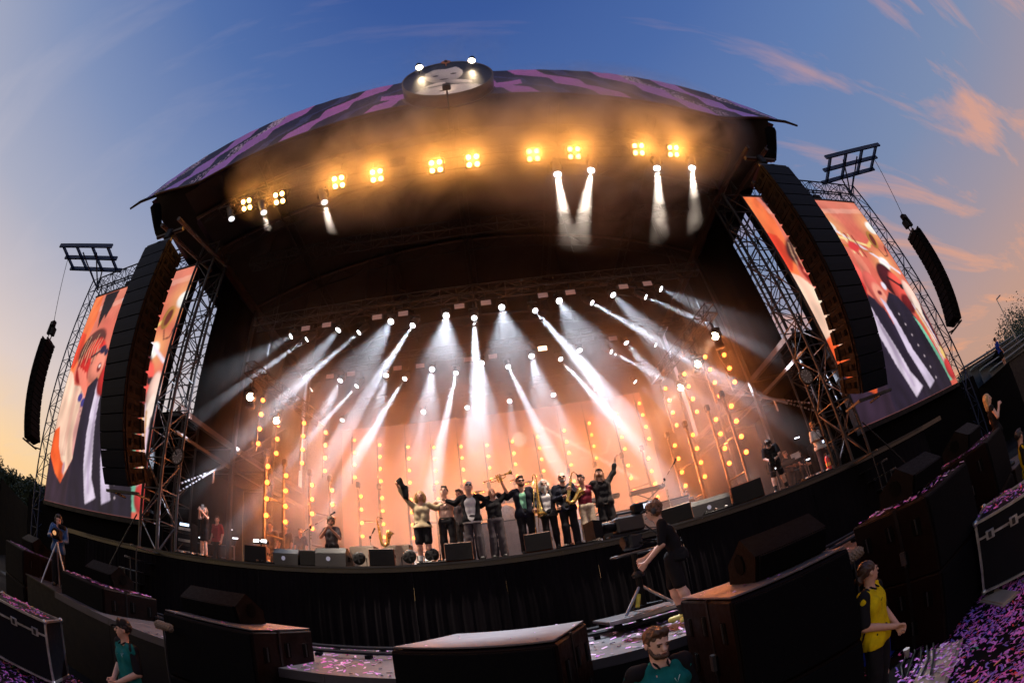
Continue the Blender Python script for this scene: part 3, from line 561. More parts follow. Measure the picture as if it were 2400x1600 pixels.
for rows, fn, Y, dy, where, en, sp, nm in ((B1, beam_light, 13, 1.6, 'upper', 90000, 6.2, 'narrow white beam light'), (W1, wash_light, 13, 1.6, 'upper', 8000, 22, 'round white wash light'), (B2, beam_light, 16, 1.6, 'middle', 58000, 6.0, 'narrow white beam light'), (W2, wash_light, 16, 1.6, 'middle', 6500, 22, 'round white wash light'), (W3, wash_light, 19.2, 1.2, 'rearmost', 3000, 16, 'small round white light')):
    for i, (a, b) in enumerate(rows):
        p = atY(*a, Y); e = atY(*b, Y-(dy if abs(p.x) < 3.6 else .35*dy)); fn('%s %s from the left on the %s truss' % (ORD[i], nm, where), p, e-p, en, sp, where+' truss lights')
ST1 = [(702,754),(750,746),(866,728),(926,720),(1055,703),(1116,695),(1247,678),(1310,671),(1432,658),(1487,651)]
ST2 = [(758,864),(806,858),(913,845),(965,840),(1076,825),(1132,818),(1246,800),(1408,777)]
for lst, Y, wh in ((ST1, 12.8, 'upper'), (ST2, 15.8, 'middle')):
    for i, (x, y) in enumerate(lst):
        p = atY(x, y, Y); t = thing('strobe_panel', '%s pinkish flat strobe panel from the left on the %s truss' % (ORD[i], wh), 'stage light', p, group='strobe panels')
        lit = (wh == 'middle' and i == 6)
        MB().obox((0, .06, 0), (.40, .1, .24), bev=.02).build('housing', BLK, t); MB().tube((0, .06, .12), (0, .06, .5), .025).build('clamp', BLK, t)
        for k in range(3): MB().obox((0, 0, -.07+k*.07), (.36, .03, .055)).build('led_strip', mat('strobe_lit', (1, .8, .6), .4, emit=(1, .7, .45), estr=5, var=0) if lit else mat('strobe_plate_glow', (.62, .46, .46), .35, var=.1, emit=(.7, .38, .36), estr=.12), t)  # unlit plates get faint emission standing in for the stage light they catch
# side trusses with warm lights
for s, nm, pts, ln in ((-1, 'left', [(572,908),(632,962)], ((535,830),(690,968))), (1, 'right', [(1645,768),(1605,832),(1566,886)], ((1660,730),(1545,905)))):
    a, b = atZ(*ln[0], 9.75), atZ(*ln[1], 9.75)
    a = Vector((s*7.9, 11.3, 9.75)); b = Vector((s*7.1, 16.2, 9.75))
    t = thing('lighting_truss', 'side lighting truss above the %s bulb strips' % nm, 'truss', group='side lighting trusses'); truss(t, a, b, .4, 11, m=DSTEEL, rc=.026, rb=.013)
    for k in (.2, .8): MB().tube(a.lerp(b, k)+Vector((0, 0, .2)), a.lerp(b, k)+Vector((0, 0, 6.6)), .014, n=5).build('hoist_chain', DSTEEL, t)
    for i, (x, y) in enumerate(pts):
        d = ray(x, y); u_ = (b-a); # meet the vertical plane through the truss, a little under it
        n_ = Vector((u_.y, -u_.x, 0)); k_ = (a-CAMP).dot(n_)/d.dot(n_); p = CAMP+d*k_
        wash_light('%s warm wash light on the %s side truss' % (ORD[i], nm), p, Vector((-s*.9, -.35, -.75)), 1500, 26, 'side truss lights', (1, .55, .34), .3, .16, mat('warm_lens', (1, .8, .6), .3, var=0, emit=(1, .78, .55), estr=14))
    for i, k in enumerate((.12, .45)):
        p = a.lerp(b, k)+Vector((s*.2, 0, -.75)); q = thing('profile_spot', '%s dark unlit spotlight under the %s side truss' % (ORD[i], nm), 'stage light', p, group='unlit side spotlights'); hang(q, .4); MB().lathe([(.1, .2), (.16, .1), (.15, -.3), (.17, -.5)], 14).build('head', PANEL, q, True)
# bulb strips on an arc around the band
XU = [8.2, 8.0, 7.5, 7.0, 6.1, 5.2, 4.05, 2.95, 1.75, .58]; YU = [12.6, 13.6, 14.8, 15.9, 17.0, 17.8, 18.4, 18.8, 19.1, 19.3]
XL = [7.6, 7.45, 7.0, 6.55, 5.75, 5.0, 3.95, 2.85, 1.7, .56]; YL = [12.4, 13.45, 14.7, 15.6, 16.7, 17.2, 17.85, 18.2, 18.5, 18.7]
POST = mat('ladder_post', (.05, .035, .03), .5, .3)
bl_me = MB().ball((0, 0, 0), .08, 10, 6).mesh('bulb', True); bl_me.materials.append(BGLOW)
ho_me = MB().lathe([(.03, .12), (.07, .1), (.085, .0), (.08, -.0)], 10, Matrix.Rotation(R(-90), 4, 'X')).tube((-.16, .06, 0), (0, .06, 0), .018).mesh('lamp_housing', True); ho_me.materials.append(BLK)
PW = 78.0
def bulb(parent, p):
    h = link('lamp_housing', ho_me, None, parent); h.location = p
    b = link('bulb', bl_me, None, h); b.location = (0, -.04, 0)
    light('SPOT', h, (0, -.13, 0), PW, BULB, .06, 135, .6, aim=(0, -1, -.22))
cols = [(-x, y) for x, y in zip(XU, YU)]+[(x, y) for x, y in reversed(list(zip(XU, YU)))]
for i, (x, y) in enumerate(cols):
    t = thing('hanging_bulb_strip', '%s hanging strip of four orange bulbs counted from the left' % ORD[i], 'light strip', (x+.277, y, 7.2), group='hanging bulb strips')
    MB().box((-.175, .03, 0), (-.125, .09, 2.1)).build('batten', POST, t); MB().tube((-.15, .06, 2.1), (-.15, .06, 5.0), .008, n=4).build('suspension_wire', DSTEEL, t)
    for k in range(4): bulb(t, (0, 0, .25+.55*k))
lc = [(-x, y) for x, y in zip(XL, YL)]+[(x, y) for x, y in reversed(list(zip(XL, YL)))]
for i in range(10):
    a, b = Vector((lc[2*i][0]+.277, lc[2*i][1], 0)), Vector((lc[2*i+1][0]+.277, lc[2*i+1][1], 0)); c = (a+b)/2
    t = thing('bulb_ladder_frame', '%s standing two-post frame with orange bulbs counted from the left' % ORD[i], 'light frame', (c.x, c.y, STZ), group='standing bulb frames')
    for e in (a-c, b-c):
        MB().box((e.x-.19, e.y+.03, 0), (e.x-.11, e.y+.11, 3.85)).build('post', POST, t); MB().obox((e.x-.15, e.y+.07, 3.95), (.16, .2, .25), bev=.03).build('clamp', BLK, t)
        for k in range(4): bulb(t, (e.x, e.y, 1.79+.55*k))
    for z in (1.2, 2.45): MB().tube(a-c+Vector((-.15, .07, z)), b-c+Vector((-.15, .07, z)), .03).build('rung', POST, t)
# ------------------------------------------------------------------ round sign on the roof edge
SX, SY, SZ, SR = -.06, 6.6, 18.15, 1.66
sg = thing('round_sign', 'large round sign with a pale portrait bust above the roof edge', 'sign', (SX, SY, SZ))
mt_ = Matrix.Rotation(R(90), 4, 'X')
P = Pic(150, 150, (34, 24, 22))
P.ell(.46, .62, .22, .27, (236, 226, 226), 1, .03); P.poly([(.22, .66), (.34, .80), (.5, .78), (.62, .84), (.70, .62), (.74, .95), (.2, .95)], (34, 24, 22)); P.ell(.5, -.02, .46, .30, (236, 226, 226), 1, .02)
P.ell(.36, .30, .13, .055, (236, 226, 226), 1, .05, .4); P.ell(.62, .34, .16, .06, (236, 226, 226), 1, .05, -.35); P.curve([(.3, .26), (.46, .28), (.62, .27)], .012, (34, 24, 22)); P.ell(.37, .58, .035, .02, (60, 36, 30), 1, .2); P.ell(.57, .60, .035, .02, (60, 36, 30), 1, .2); P.ell(.46, .45, .05, .016, (60, 36, 30), 1, .2); P.ell(.44, .12, .03, .02, (60, 36, 30), 1, .2)
gm = MB(); nr, na = 60, 120; V_ = []; 
for j in range(nr+1):
    for i in range(na): r_ = SR*j/nr; a = 2*math.pi*i/na; V_.append((r_*math.cos(a), -.02, r_*math.sin(a)))
gm.add(V_, [(j*na+i, j*na+(i+1) % na, (j+1)*na+(i+1) % na, (j+1)*na+i) for j in range(nr) for i in range(na)])
fme = gm.mesh('sign_face'); ca = fme.color_attributes.new('print', 'FLOAT_COLOR', 'POINT'); d = np.ones((len(V_), 4))
for i, v in enumerate(V_): d[i, :3] = P.C[min(149, int((v[2]/SR*.5+.5)*149.9)), min(149, int((v[0]/SR*.5+.5)*149.9))]
ca.data.foreach_set('color', d.ravel()); link('sign_face', fme, mat('sign_print', (.5, .5, .5), .5, attr='print', var=.08), sg)
MB().lathe([(SR-.02, .0), (SR+.04, .0), (SR+.04, .48), (SR-.02, .48)], 64, mt_ @ Matrix.Translation((0, 0, -.44)), False).build('rim', mat('sign_rim', (.22, .13, .07), .4, .4), sg, True)
MB().lathe([(SR, .0), (SR, .02)], 64, mt_ @ Matrix.Translation((0, 0, -.42))).build('back_plate', BLK, sg)
MB().path([(math.cos(a)*(SR+.06), .42, math.sin(a)*(SR+.06)-.12) for a in np.linspace(-2.9, -.2, 30)], .035).build('support_ring', TUBE, sg, True)
for i, (px, py) in enumerate(((962,152),(1084,136))):
    p = atY(px, py, 6.25); t = thing('sign_floodlight', '%s lit floodlight clamped on top of the round sign' % ('left', 'right')[i], 'floodlight', p, group='sign floodlights')
    aim = Vector((SX+(p.x-SX)*.8, SY, SZ-.2))-p; hd = MB().lathe([(.04, .14), (.10, .1), (.15, -.06), (.15, -.1)], 14).build('reflector', BLK, t, True); hd.rotation_mode = 'QUATERNION'; hd.rotation_quaternion = aimq(aim)
    MB().lathe([(.14, -.1), (.14, -.11)], 14).build('lens', mat('flood_lens', (1, .8, .6), .3, var=0, emit=(1, .82, .58), estr=12), hd); MB().path([(0, .05, .1), (0, .3, -.1), (0, .4, -.35)], .02).build('arm', BLK, t)
    light('SPOT', hd, (0, 0, -.14), 60, (1, .74, .46), .1, 58, .7)
p = atY(1030, 196, 6.2); p = Vector((SX-.02, 6.2, 16.35)); t = thing('sign_floodlight', 'lower floodlight below the round sign pointing up', 'floodlight', p, group='sign floodlights'); MB().obox((0, 0, 0), (.28, .2, .24), bev=.03).build('housing', BLK, t); MB().obox((0, .0, .125), (.22, .14, .012)).build('lens', MATS['flood_lens'], t); light('SPOT', t, (0, 0, .16), 16, (1, .72, .42), .1, 80, .7, aim=(0, .42, .9)); MB().tube((0, .1, -.05), (0, .9, -.05), .03).build('arm', BLK, t)
p = atY(1024, 143, 6.55); t = thing('flower_ornament', 'small orange flower ornament on top of the round sign', 'ornament', p)
PET = mat('petal', (.75, .25, .08), .6)
for k in range(9): a = k*2*math.pi/9; MB().ball((math.cos(a)*.13, 0, math.sin(a)*.13), .07, 8, 5, (1, .35, 1)).build('petal', PET, t, True)
MB().ball((0, -.03, 0), .075, 8, 5).build('flower_centre', mat('flower_centre', (.08, .03, .02)), t, True); MB().tube((0, 0, -.1), (0, 0, -.45), .025).build('stem', PET, t)
# ------------------------------------------------------------------ smoke and haze inside the stage
def volmat(name, dens, aniso, build):
    m = bpy.data.materials.new(name); m.use_nodes = True; t = m.node_tree; t.nodes.clear(); o = N(t, 'ShaderNodeOutputMaterial'); v = N(t, 'ShaderNodeVolumePrincipled'); lk(t, v.outputs[0], o.inputs['Volume'])
    v.inputs['Color'].default_value = (.92, .9, .9, 1); v.inputs['Anisotropy'].default_value = aniso; v.inputs['Density'].default_value = dens
    if build: lk(t, build(t), v.inputs['Density'])
    return m
def hz(t):
    c = N(t, 'ShaderNodeTexCoord'); n = N(t, 'ShaderNodeTexNoise', i_Scale=.42, i_Detail=3.0, i_Roughness=.6, i_Distortion=.4); lk(t, c.outputs['Object'], n.inputs['Vector'])
    r = N(t, 'ShaderNodeMapRange', i_1=.36, i_2=.70, i_3=.022, i_4=.165); lk(t, n.outputs[0], r.inputs[0])
    s_ = N(t, 'ShaderNodeSeparateXYZ'); lk(t, c.outputs['Object'], s_.inputs[0])
    fz_ = N(t, 'ShaderNodeMapRange', interpolation_type='SMOOTHSTEP', i_1=13.4, i_2=8.8, i_3=.03, i_4=1); lk(t, s_.outputs[2], fz_.inputs[0])
    ab = N(t, 'ShaderNodeMath', operation='ABSOLUTE'); lk(t, s_.outputs[0], ab.inputs[0]); fx_ = N(t, 'ShaderNodeMapRange', interpolation_type='SMOOTHSTEP', i_1=10.4, i_2=7.2, i_3=.10, i_4=1); lk(t, ab.outputs[0], fx_.inputs[0])
    fy_ = N(t, 'ShaderNodeMapRange', interpolation_type='SMOOTHSTEP', i_1=10.3, i_2=13.5, i_3=.12, i_4=1); lk(t, s_.outputs[1], fy_.inputs[0])
    o_ = r.outputs[0]
    for q in (fz_, fx_, fy_):
        k_ = N(t, 'ShaderNodeMath', operation='MULTIPLY'); lk(t, o_, k_.inputs[0]); lk(t, q.outputs[0], k_.inputs[1]); o_ = k_.outputs[0]
    return o_
hm = MB(); xs = np.linspace(-10.7, 10.7, 23); y0, y1 = 10.0, 20.8
pr = [(x, zin(x)-.1) for x in xs]+[(10.7, STZ+.02), (-10.7, STZ+.02)]
hm.prism(pr, y0, y1, lambda u, v, e: (u, e, v)); ho = hm.build('haze', volmat('stage_smoke', .012, .25, hz)); tag(ho, 'thin drifting smoke filling the stage', 'haze', kind='stuff')
def puff(name, label, c, r, dens, sc, lo, seed):
    def b(t):
        k = N(t, 'ShaderNodeTexCoord'); n = N(t, 'ShaderNodeTexNoise', i_Scale=sc, i_Detail=4.0, i_Roughness=.62, i_Distortion=.8); lk(t, k.outputs['Object'], n.inputs['Vector'])
        g_ = N(t, 'ShaderNodeVectorMath', operation='LENGTH'); mp_ = N(t, 'ShaderNodeMapping'); mp_.inputs['Scale'].default_value = (1/r[0], 1/r[1], 1/r[2]); lk(t, k.outputs['Object'], mp_.inputs[0]); lk(t, mp_.outputs[0], g_.inputs[0])
        f = N(t, 'ShaderNodeMapRange', i_1=1.0, i_2=.25, i_3=0, i_4=1); lk(t, g_.outputs[1], f.inputs[0])
        a = N(t, 'ShaderNodeMapRange', i_1=lo, i_2=.74, i_3=0, i_4=dens); lk(t, n.outputs[0], a.inputs[0])
        m = N(t, 'ShaderNodeMath', operation='MULTIPLY'); lk(t, f.outputs[0], m.inputs[0]); lk(t, a.outputs[0], m.inputs[1]); return m.outputs[0]
    o = MB().ball((0, 0, 0), 1.0, 20, 12, r).build(name, volmat(name, dens, .2, b)); o.location = c; return tag(o, label, 'smoke', kind='stuff')
puff('smoke_cloud', 'amber smoke billowing round the right blinder lights', (4.2, 7.9, 15.2), (7.4, 2.7, 3.2), 1.05, .42, .36, 1)
puff('smoke_cloud', 'thin amber smoke under the middle of the roof edge', (-1.6, 7.9, 15.3), (7.2, 2.7, 3.0), .60, .42, .38, 2)
puff('smoke_cloud', 'pale smoke caught in the beams below the right front truss', (4.6, 9.2, 13.2), (4.4, 1.8, 2.3), .22, .7, .38, 4)
puff('smoke_cloud', 'faint glowing smoke round the round sign', (.2, 6.2, 19.6), (2.6, 1.3, 1.9), .16, .8, .36, 3)
# ================================================================== SDF SURFACES (people, soft shapes)
def surf(prims, vox, noise=None, cuts=()):
    lo = np.full(3, 1e9); hi = -lo
    for p in prims:
        if p[0] == 'sub': continue
        a, b = bounds(p); lo = np.minimum(lo, a); hi = np.maximum(hi, b)
    lo -= 3*vox; hi += 3*vox; n = np.ceil((hi-lo)/vox).astype(int)+1
    ax = [lo[k]+vox*np.arange(n[k]) for k in range(3)]; F = np.full(n, .12)
    for p in prims:
        q = p[1:] if p[0] == 'sub' else p; k = q[-1]; a, b = bounds(q); m = k+2*vox+.02
        i0 = np.maximum(0, np.floor((a-m-lo)/vox).astype(int)); i1 = np.minimum(n, np.ceil((b+m-lo)/vox).astype(int)+1)
        if np.any(i1 <= i0): continue
        sl = tuple(slice(i0[t], i1[t]) for t in range(3))
        X = ax[0][sl[0]][:, None, None]; Y = ax[1][sl[1]][None, :, None]; Z = ax[2][sl[2]][None, None, :]
        d = dist(q, X, Y, Z); f = F[sl]
        if p[0] == 'sub': F[sl] = np.maximum(f, -d)
        elif k > 0:
            h = np.clip(k-np.abs(f-d), 0, None)/k; F[sl] = np.minimum(f, d)-h*h*k*.25
        else: F[sl] = np.minimum(f, d)
    X = ax[0][:, None, None]; Y = ax[1][None, :, None]; Z = ax[2][None, None, :]
    if noise: F = F+noise(X, Y, Z)
    for (pt, nr) in cuts: F = np.maximum(F, (X-pt[0])*nr[0]+(Y-pt[1])*nr[1]+(Z-pt[2])*nr[2])
    return nets(F, lo, vox)
def bounds(p):
    if p[0] == 'cap':
        a, b = np.array(p[1]), np.array(p[2]); r = max(p[3], p[4]); return np.minimum(a, b)-r, np.maximum(a, b)+r
    c, r = np.array(p[1]), np.array(p[2]); 
    if p[0] == 'ell': r = np.full(3, r.max())
    return c-r, c+r
def dist(p, X, Y, Z):
    if p[0] == 'cap':
        a, b, ra, rb = np.array(p[1]), np.array(p[2]), p[3], p[4]; d = b-a; L = d@d+1e-12
        t = np.clip(((X-a[0])*d[0]+(Y-a[1])*d[1]+(Z-a[2])*d[2])/L, 0, 1)
        return np.sqrt((X-a[0]-t*d[0])**2+(Y-a[1]-t*d[1])**2+(Z-a[2]-t*d[2])**2)-(ra+(rb-ra)*t)
    if p[0] == 'ell':
        c, r, M_ = p[1], p[2], p[3]; x, y, z = X-c[0], Y-c[1], Z-c[2]
        if M_ is not None: x, y, z = M_[0][0]*x+M_[1][0]*y+M_[2][0]*z, M_[0][1]*x+M_[1][1]*y+M_[2][1]*z, M_[0][2]*x+M_[1][2]*y+M_[2][2]*z
        q = np.sqrt((x/r[0])**2+(y/r[1])**2+(z/r[2])**2); return (q-1)*min(r)
    if p[0] == 'box':
        c, r = p[1], p[2]; return np.maximum(np.maximum(np.abs(X-c[0])-r[0], np.abs(Y-c[1])-r[1]), np.abs(Z-c[2])-r[2])
def nets(F, lo, vox):
    I = F < 0; n = np.array(F.shape); A = np.zeros(n-1); S = np.zeros((*(n-1), 3)); cnt = np.zeros(n-1)
    corners = [(0,0,0),(1,0,0),(0,1,0),(1,1,0),(0,0,1),(1,0,1),(0,1,1),(1,1,1)]
    def cs(c, arr): return arr[c[0]:n[0]-1+c[0], c[1]:n[1]-1+c[1], c[2]:n[2]-1+c[2]]
    for i in range(8):
        for k in range(3):
            if corners[i][k] == 0:
                j = list(corners[i]); j[k] = 1; fa, fb = cs(corners[i], F), cs(j, F); m = (fa < 0) != (fb < 0)
                if not m.any(): continue
                t = fa[m]/(fa[m]-fb[m]); cnt[m] += 1
                v = np.tile(np.array(corners[i], float), (len(t), 1)); v[:, k] += t; S[m] += v
    act = cnt > 0; idx = -np.ones(n-1, int); idx[act] = np.arange(act.sum()); cell = np.argwhere(act)
    V = lo+vox*(cell+S[act]/cnt[act][:, None]); Q = []
    for k in range(3):
        a, b = [(1, 2), (2, 0), (0, 1)][k]
        s0 = [slice(None)]*3; s1 = [slice(None)]*3; s0[k] = slice(0, n[k]-1); s1[k] = slice(1, n[k])
        m = I[tuple(s0)] != I[tuple(s1)]; e = np.argwhere(m); e = e[(e[:, a] > 0) & (e[:, b] > 0) & (e[:, a] < n[a]-1) & (e[:, b] < n[b]-1)]
        if not len(e): continue
        ins = I[tuple(e.T)]; c = []
        for da, db in ((1, 1), (0, 1), (0, 0), (1, 0)):
            q = e.copy(); q[:, a] -= da; q[:, b] -= db; c.append(idx[tuple(q.T)])
        c = np.stack(c, 1); c[~ins] = c[~ins][:, ::-1]; Q.append(c)
    Q = np.concatenate(Q) if Q else np.zeros((0, 4), int); return V, Q
def merge(parts):
    Vs, Qs, o = [], [], 0
    for V, Q in parts: Vs.append(V); Qs.append(Q+o); o += len(V)
    return np.concatenate(Vs), np.concatenate(Qs)
def mesh_vq(name, V, Q, m, parent=None):
    me = bpy.data.meshes.new(name); me.vertices.add(len(V)); me.vertices.foreach_set('co', V.astype(np.float32).ravel())
    me.loops.add(len(Q)*4); me.loops.foreach_set('vertex_index', Q.astype(np.int32).ravel()); me.polygons.add(len(Q)); me.polygons.foreach_set('loop_start', np.arange(0, len(Q)*4, 4, dtype=np.int32)); me.polygons.foreach_set('use_smooth', np.ones(len(Q), bool)); me.update(calc_edges=True); me.validate()
    return link(name, me, m, parent)
def rotm(yw=0, pt=0, rl=0): return np.array(Matrix.Rotation(yw, 3, 'Z') @ Matrix.Rotation(pt, 3, 'X') @ Matrix.Rotation(rl, 3, 'Y'))
def wr(amp, f, seed):
    rg = random.Random(seed); K = [(rg.gauss(0, 1)*f, rg.gauss(0, 1)*f, rg.gauss(0, .6)*f, rg.random()*6) for _ in range(4)]
    return lambda X, Y, Z: amp*sum(np.sin(X*a+Y*b+Z*c+d) for a, b, c, d in K)/2
SKIN = lambda i: mat('skin_%d' % i, [(.55, .30, .21), (.50, .25, .17), (.62, .37, .28), (.30, .15, .09)][i], .55, var=.12, scale=12)
def cloth(name, c, rough=.85, var=.2): return mat(name, c, rough, var=var, scale=18, bump=.12, spec=.1)
def lerp3(a, b, t): return tuple(a[k]+(b[k]-a[k])*t for k in range(3))
def hand_prims(w, e, s, curl, h, spread=.35):
    """w wrist, e elbow (direction of the forearm), s: +1/-1 thumb side vector seed; curl 0 open .. 1 fist"""
    w, e = Vector(w), Vector(e); d = (w-e).normalized(); u = Vector(s); u = (u-d*u.dot(d)).normalized(); nrm = d.cross(u)
    P = []; L = .108*h; pal = w+d*L*.40
    for k in (-1, 0, 1): P.append(('cap', tuple(w+u*k*.010*h+d*.006), tuple(w+d*L*.46+u*k*.0165*h), .0115*h, .0105*h, .012))
    for k, ln in enumerate((.9, 1.0, .95, .75)):
        b = w+d*L*.46+u*(1.5-k)*.0115*h; f1 = L*.27*ln; f2 = L*.25*ln; a = curl*1.35
        d1 = (d*math.cos(a)+nrm*math.sin(a)+u*(1.5-k)*.07*(1-curl)).normalized(); d2 = (d*math.cos(a*2.1)+nrm*math.sin(a*2.1)).normalized(); m = b+d1*f1
        P += [('cap', tuple(b), tuple(m), .0056*h, .0052*h, .004), ('cap', tuple(m), tuple(m+d2*f2), .0052*h, .0042*h, .003)]
    tb = w+d*L*.12+u*.018*h; t1 = tb+(d*.6+u*(.9-.5*curl)+nrm*.35*curl).normalized()*L*.26; t2 = t1+(d*.9+u*(.35-.6*curl)+nrm*.5*curl).normalized()*L*.2
    P += [('cap', tuple(tb), tuple(t1), .0078*h, .0065*h, .006), ('cap', tuple(t1), tuple(t2), .0065*h, .005*h, .004)]
    return P
def person(label, loc, rz=0, h=1.78, skin=0, pose=None, hair='short', haircol=(.03, .018, .012), top=None, legs=None, jacket=None, shoe=(.02, .02, .02), extra=(), vox=.016, cat='person', build=.92, head=(0, 0, 0), beard=None, glasses=False, cap=None, lower=True, group=None, sock=None, phones=False, eyes=True, sleeve=None):
    """local frame: faces -Y, X to its left hand's side in the picture's right; joints in metres above the feet"""
    J = dict(pel=(0, 0, .53), chest=(0, 0, .72), neck=(0, .005, .825), head=(0, -.008, .915), shL=(-.104, .004, .795), shR=(.104, .004, .795), elL=(-.135, .02, .635), elR=(.135, .02, .635), wrL=(-.14, -.03, .49), wrR=(.14, -.03, .49), hipL=(-.052, 0, .515), hipR=(.052, 0, .515), knL=(-.058, -.008, .285), knR=(.058, -.008, .285), anL=(-.062, .012, .045), anR=(.062, .012, .045), toeL=(-.075, -.085, .018), toeR=(.075, -.085, .018), curlL=.35, curlR=.35, thL=(0, -1, .2), thR=(0, -1, .2))
    if pose: J.update(pose)
    P = {k: (tuple(c*h for c in v) if isinstance(v, tuple) and not k.startswith('th') else v) for k, v in J.items()}
    t = thing('person', label, cat, loc, rz, group); B = build; sk = SKIN(skin)
    def torso(o, k=.045):
        c, p, n_ = P['chest'], P['pel'], P['neck']; md = lerp3(p, c, .5); up = lerp3(c, n_, .62); dx = Vector(P['shR'])-Vector(P['shL']); dx = dx.normalized(); ox = lambda a, s: tuple(Vector(a)+dx*s*h)
        return [('cap', ox(p, -.044*B), ox(p, .044*B), .058*h*B+o, .058*h*B+o, k), ('cap', ox(md, -.036*B), ox(md, .036*B), .054*h*B+o, .054*h*B+o, k), ('cap', ox(p, -.036*B), ox(c, -.044*B), .056*h*B+o, .060*h*B+o, k), ('cap', ox(p, .036*B), ox(c, .044*B), .056*h*B+o, .060*h*B+o, k), ('cap', ox(c, -.050*B), ox(c, .050*B), .060*h*B+o, .060*h*B+o, k), ('cap', ox(up, -.070), ox(up, .070), .031*h+o, .031*h+o, k), ('cap', lerp3(c, n_, .85), lerp3(up, P['shL'], .7), .026*h+o, .026*h+o, k*.7), ('cap', lerp3(c, n_, .85), lerp3(up, P['shR'], .7), .026*h+o, .026*h+o, k*.7)]
    def arm(s, o, l0=0, l1=2.0, k=.025, w=1.0):
        a, b, c = P['sh'+s], P['el'+s], P['wr'+s]; R_ = []
        if l1 > 0: e = lerp3(a, b, min(1, l1)); R_.append(('cap', a, e, .0315*h*B*w+o, (.0315-.006*min(1, l1))*h*B*w+o, k))
        if l1 > 1: e = lerp3(b, c, l1-1); R_.append(('cap', b, e, .0265*h*B*w+o, (.0265-.009*(l1-1))*h*w+o, k))
        return R_
    def leg(s, o, l1=2.0, k=.03, flare=0):
        a, b, c = P['hip'+s], P['kn'+s], P['an'+s]; R_ = []
        e = lerp3(a, b, min(1, l1)); R_.append(('cap', a, e, .054*h*B+o, (.054-.018*min(1, l1))*h*B+o+flare*min(1, l1)*.5, k))
        if l1 > 1:
            q = lerp3(b, c, .28); e = lerp3(b, c, l1-1)
            if not flare: R_ += [('cap', b, q, .036*h+o, .037*h+o, k), ('cap', q, e, .037*h+o, .023*h+o, k)]
            else: R_.append(('cap', b, e, .036*h+o+flare*.5, .028*h+o+flare, k))
        return R_
    foot = lambda s, o: [('cap', tuple(Vector(P['an'+s])+Vector((0, .02*h, -.022*h))), P['toe'+s], .024*h+o, .02*h+o, .02), ('cap', P['an'+s], tuple(Vector(P['an'+s])+Vector((0, .012*h, -.02*h))), .024*h+o, .026*h+o, .02)]
    body = torso(-.004)+[('cap', lerp3(P['chest'], P['neck'], .8), lerp3(P['neck'], P['head'], .6), .034*h, .032*h, .03)]+arm('L', 0)+arm('R', 0)
    if lower: body += leg('L', 0)+leg('R', 0)+foot('L', 0)+foot('R', 0)
    hm_ = rotm(*head); hc = np.array(P['head']); T = lambda v: tuple(hc+hm_ @ np.array(v)*h)
    face = [('ell', T((0, .008, .014)), (.046*h, .056*h, .052*h), hm_, 0), ('ell', T((0, -.012, -.018)), (.039*h, .042*h, .050*h), hm_, .02), ('cap', T((0, -.030, -.050)), T((0, -.026, -.046)), .018*h, .02*h, .02),
            ('cap', T((0, -.049, .004)), T((0, -.062, -.014)), .006*h, .0095*h, .008), ('cap', T((-.022, -.047, .012)), T((.022, -.047, .012)), .006*h, .006*h, .008), ('cap', T((-.012, -.052, -.033)), T((.012, -.052, -.033)), .005*h, .005*h, .006),
            ('ell', T((-.047, .006, -.006)), (.006*h, .013*h, .018*h), hm_, .004), ('ell', T((.047, .006, -.006)), (.006*h, .013*h, .018*h), hm_, .004), ('cap', T((0, .004, -.05)), lerp3(P['neck'], P['chest'], .1), .031*h, .034*h, .02),
            ('sub', 'ell', T((-.019, -.056, .001)), (.011*h, .008*h, .006*h), None, 0), ('sub', 'ell', T((.019, -.056, .001)), (.011*h, .008*h, .006*h), None, 0)]
    parts = [surf(body, vox), surf(face, min(.009, vox*.7))]
    for s in 'LR': parts.append(surf(hand_prims(P['wr'+s], P['el'+s], P['th'+s], P['curl'+s], h)+[('cap', lerp3(P['wr'+s], P['el'+s], .2), P['wr'+s], .018*h, .0155*h, .015)], .0062))
    mesh_vq('body', *merge(parts), sk, t)
    hc_ = mat('hair_%d_%d_%d' % tuple(int(c*200) for c in haircol), haircol, .5, var=.5, scale=40, bump=.4)
    fz = wr(.006, 60, len(label))
    if hair in ('short', 'long', 'bun', 'curly', 'wild'):
        o = .006; hp = [('ell', T((0, .014, .022)), (.052*h, .058*h, .053*h), hm_, 0)]
        if hair in ('short',): hp += [('cap', T((-.02, -.03, .058)), T((.02, -.028, .06)), .018*h, .018*h, .02)]
        if hair == 'curly': hp = [('ell', T((0, .012, .026)), (.062*h, .066*h, .06*h), hm_, 0), ('ell', T((-.04, .02, -.01)), (.025*h, .035*h, .04*h), hm_, .02), ('ell', T((.04, .02, -.01)), (.025*h, .035*h, .04*h), hm_, .02)]
        if hair == 'long': hp += [('cap', T((-.043, .014, .0)), T((-.052, .006, -.11)), .026*h, .018*h, .02), ('cap', T((.043, .014, .0)), T((.052, .006, -.11)), .026*h, .018*h, .02), ('cap', T((0, .04, 0)), T((0, .045, -.11)), .04*h, .03*h, .03)]
        if hair == 'wild': hp += [('ell', T((s_*.045, .012, -.03)), (.034*h, .04*h, .065*h), hm_, .02) for s_ in (-1, 1)]+[('cap', T((0, .04, 0)), T((0, .045, -.09)), .04*h, .03*h, .03)]
        if hair == 'bun': hp += [('ell', T((0, .075, -.018)), (.026*h, .026*h, .03*h), hm_, .02)]
        hp.append(('sub', 'ell', T((0, -.062, -.018)), (.040*h, .046*h, .058*h), hm_, 0))
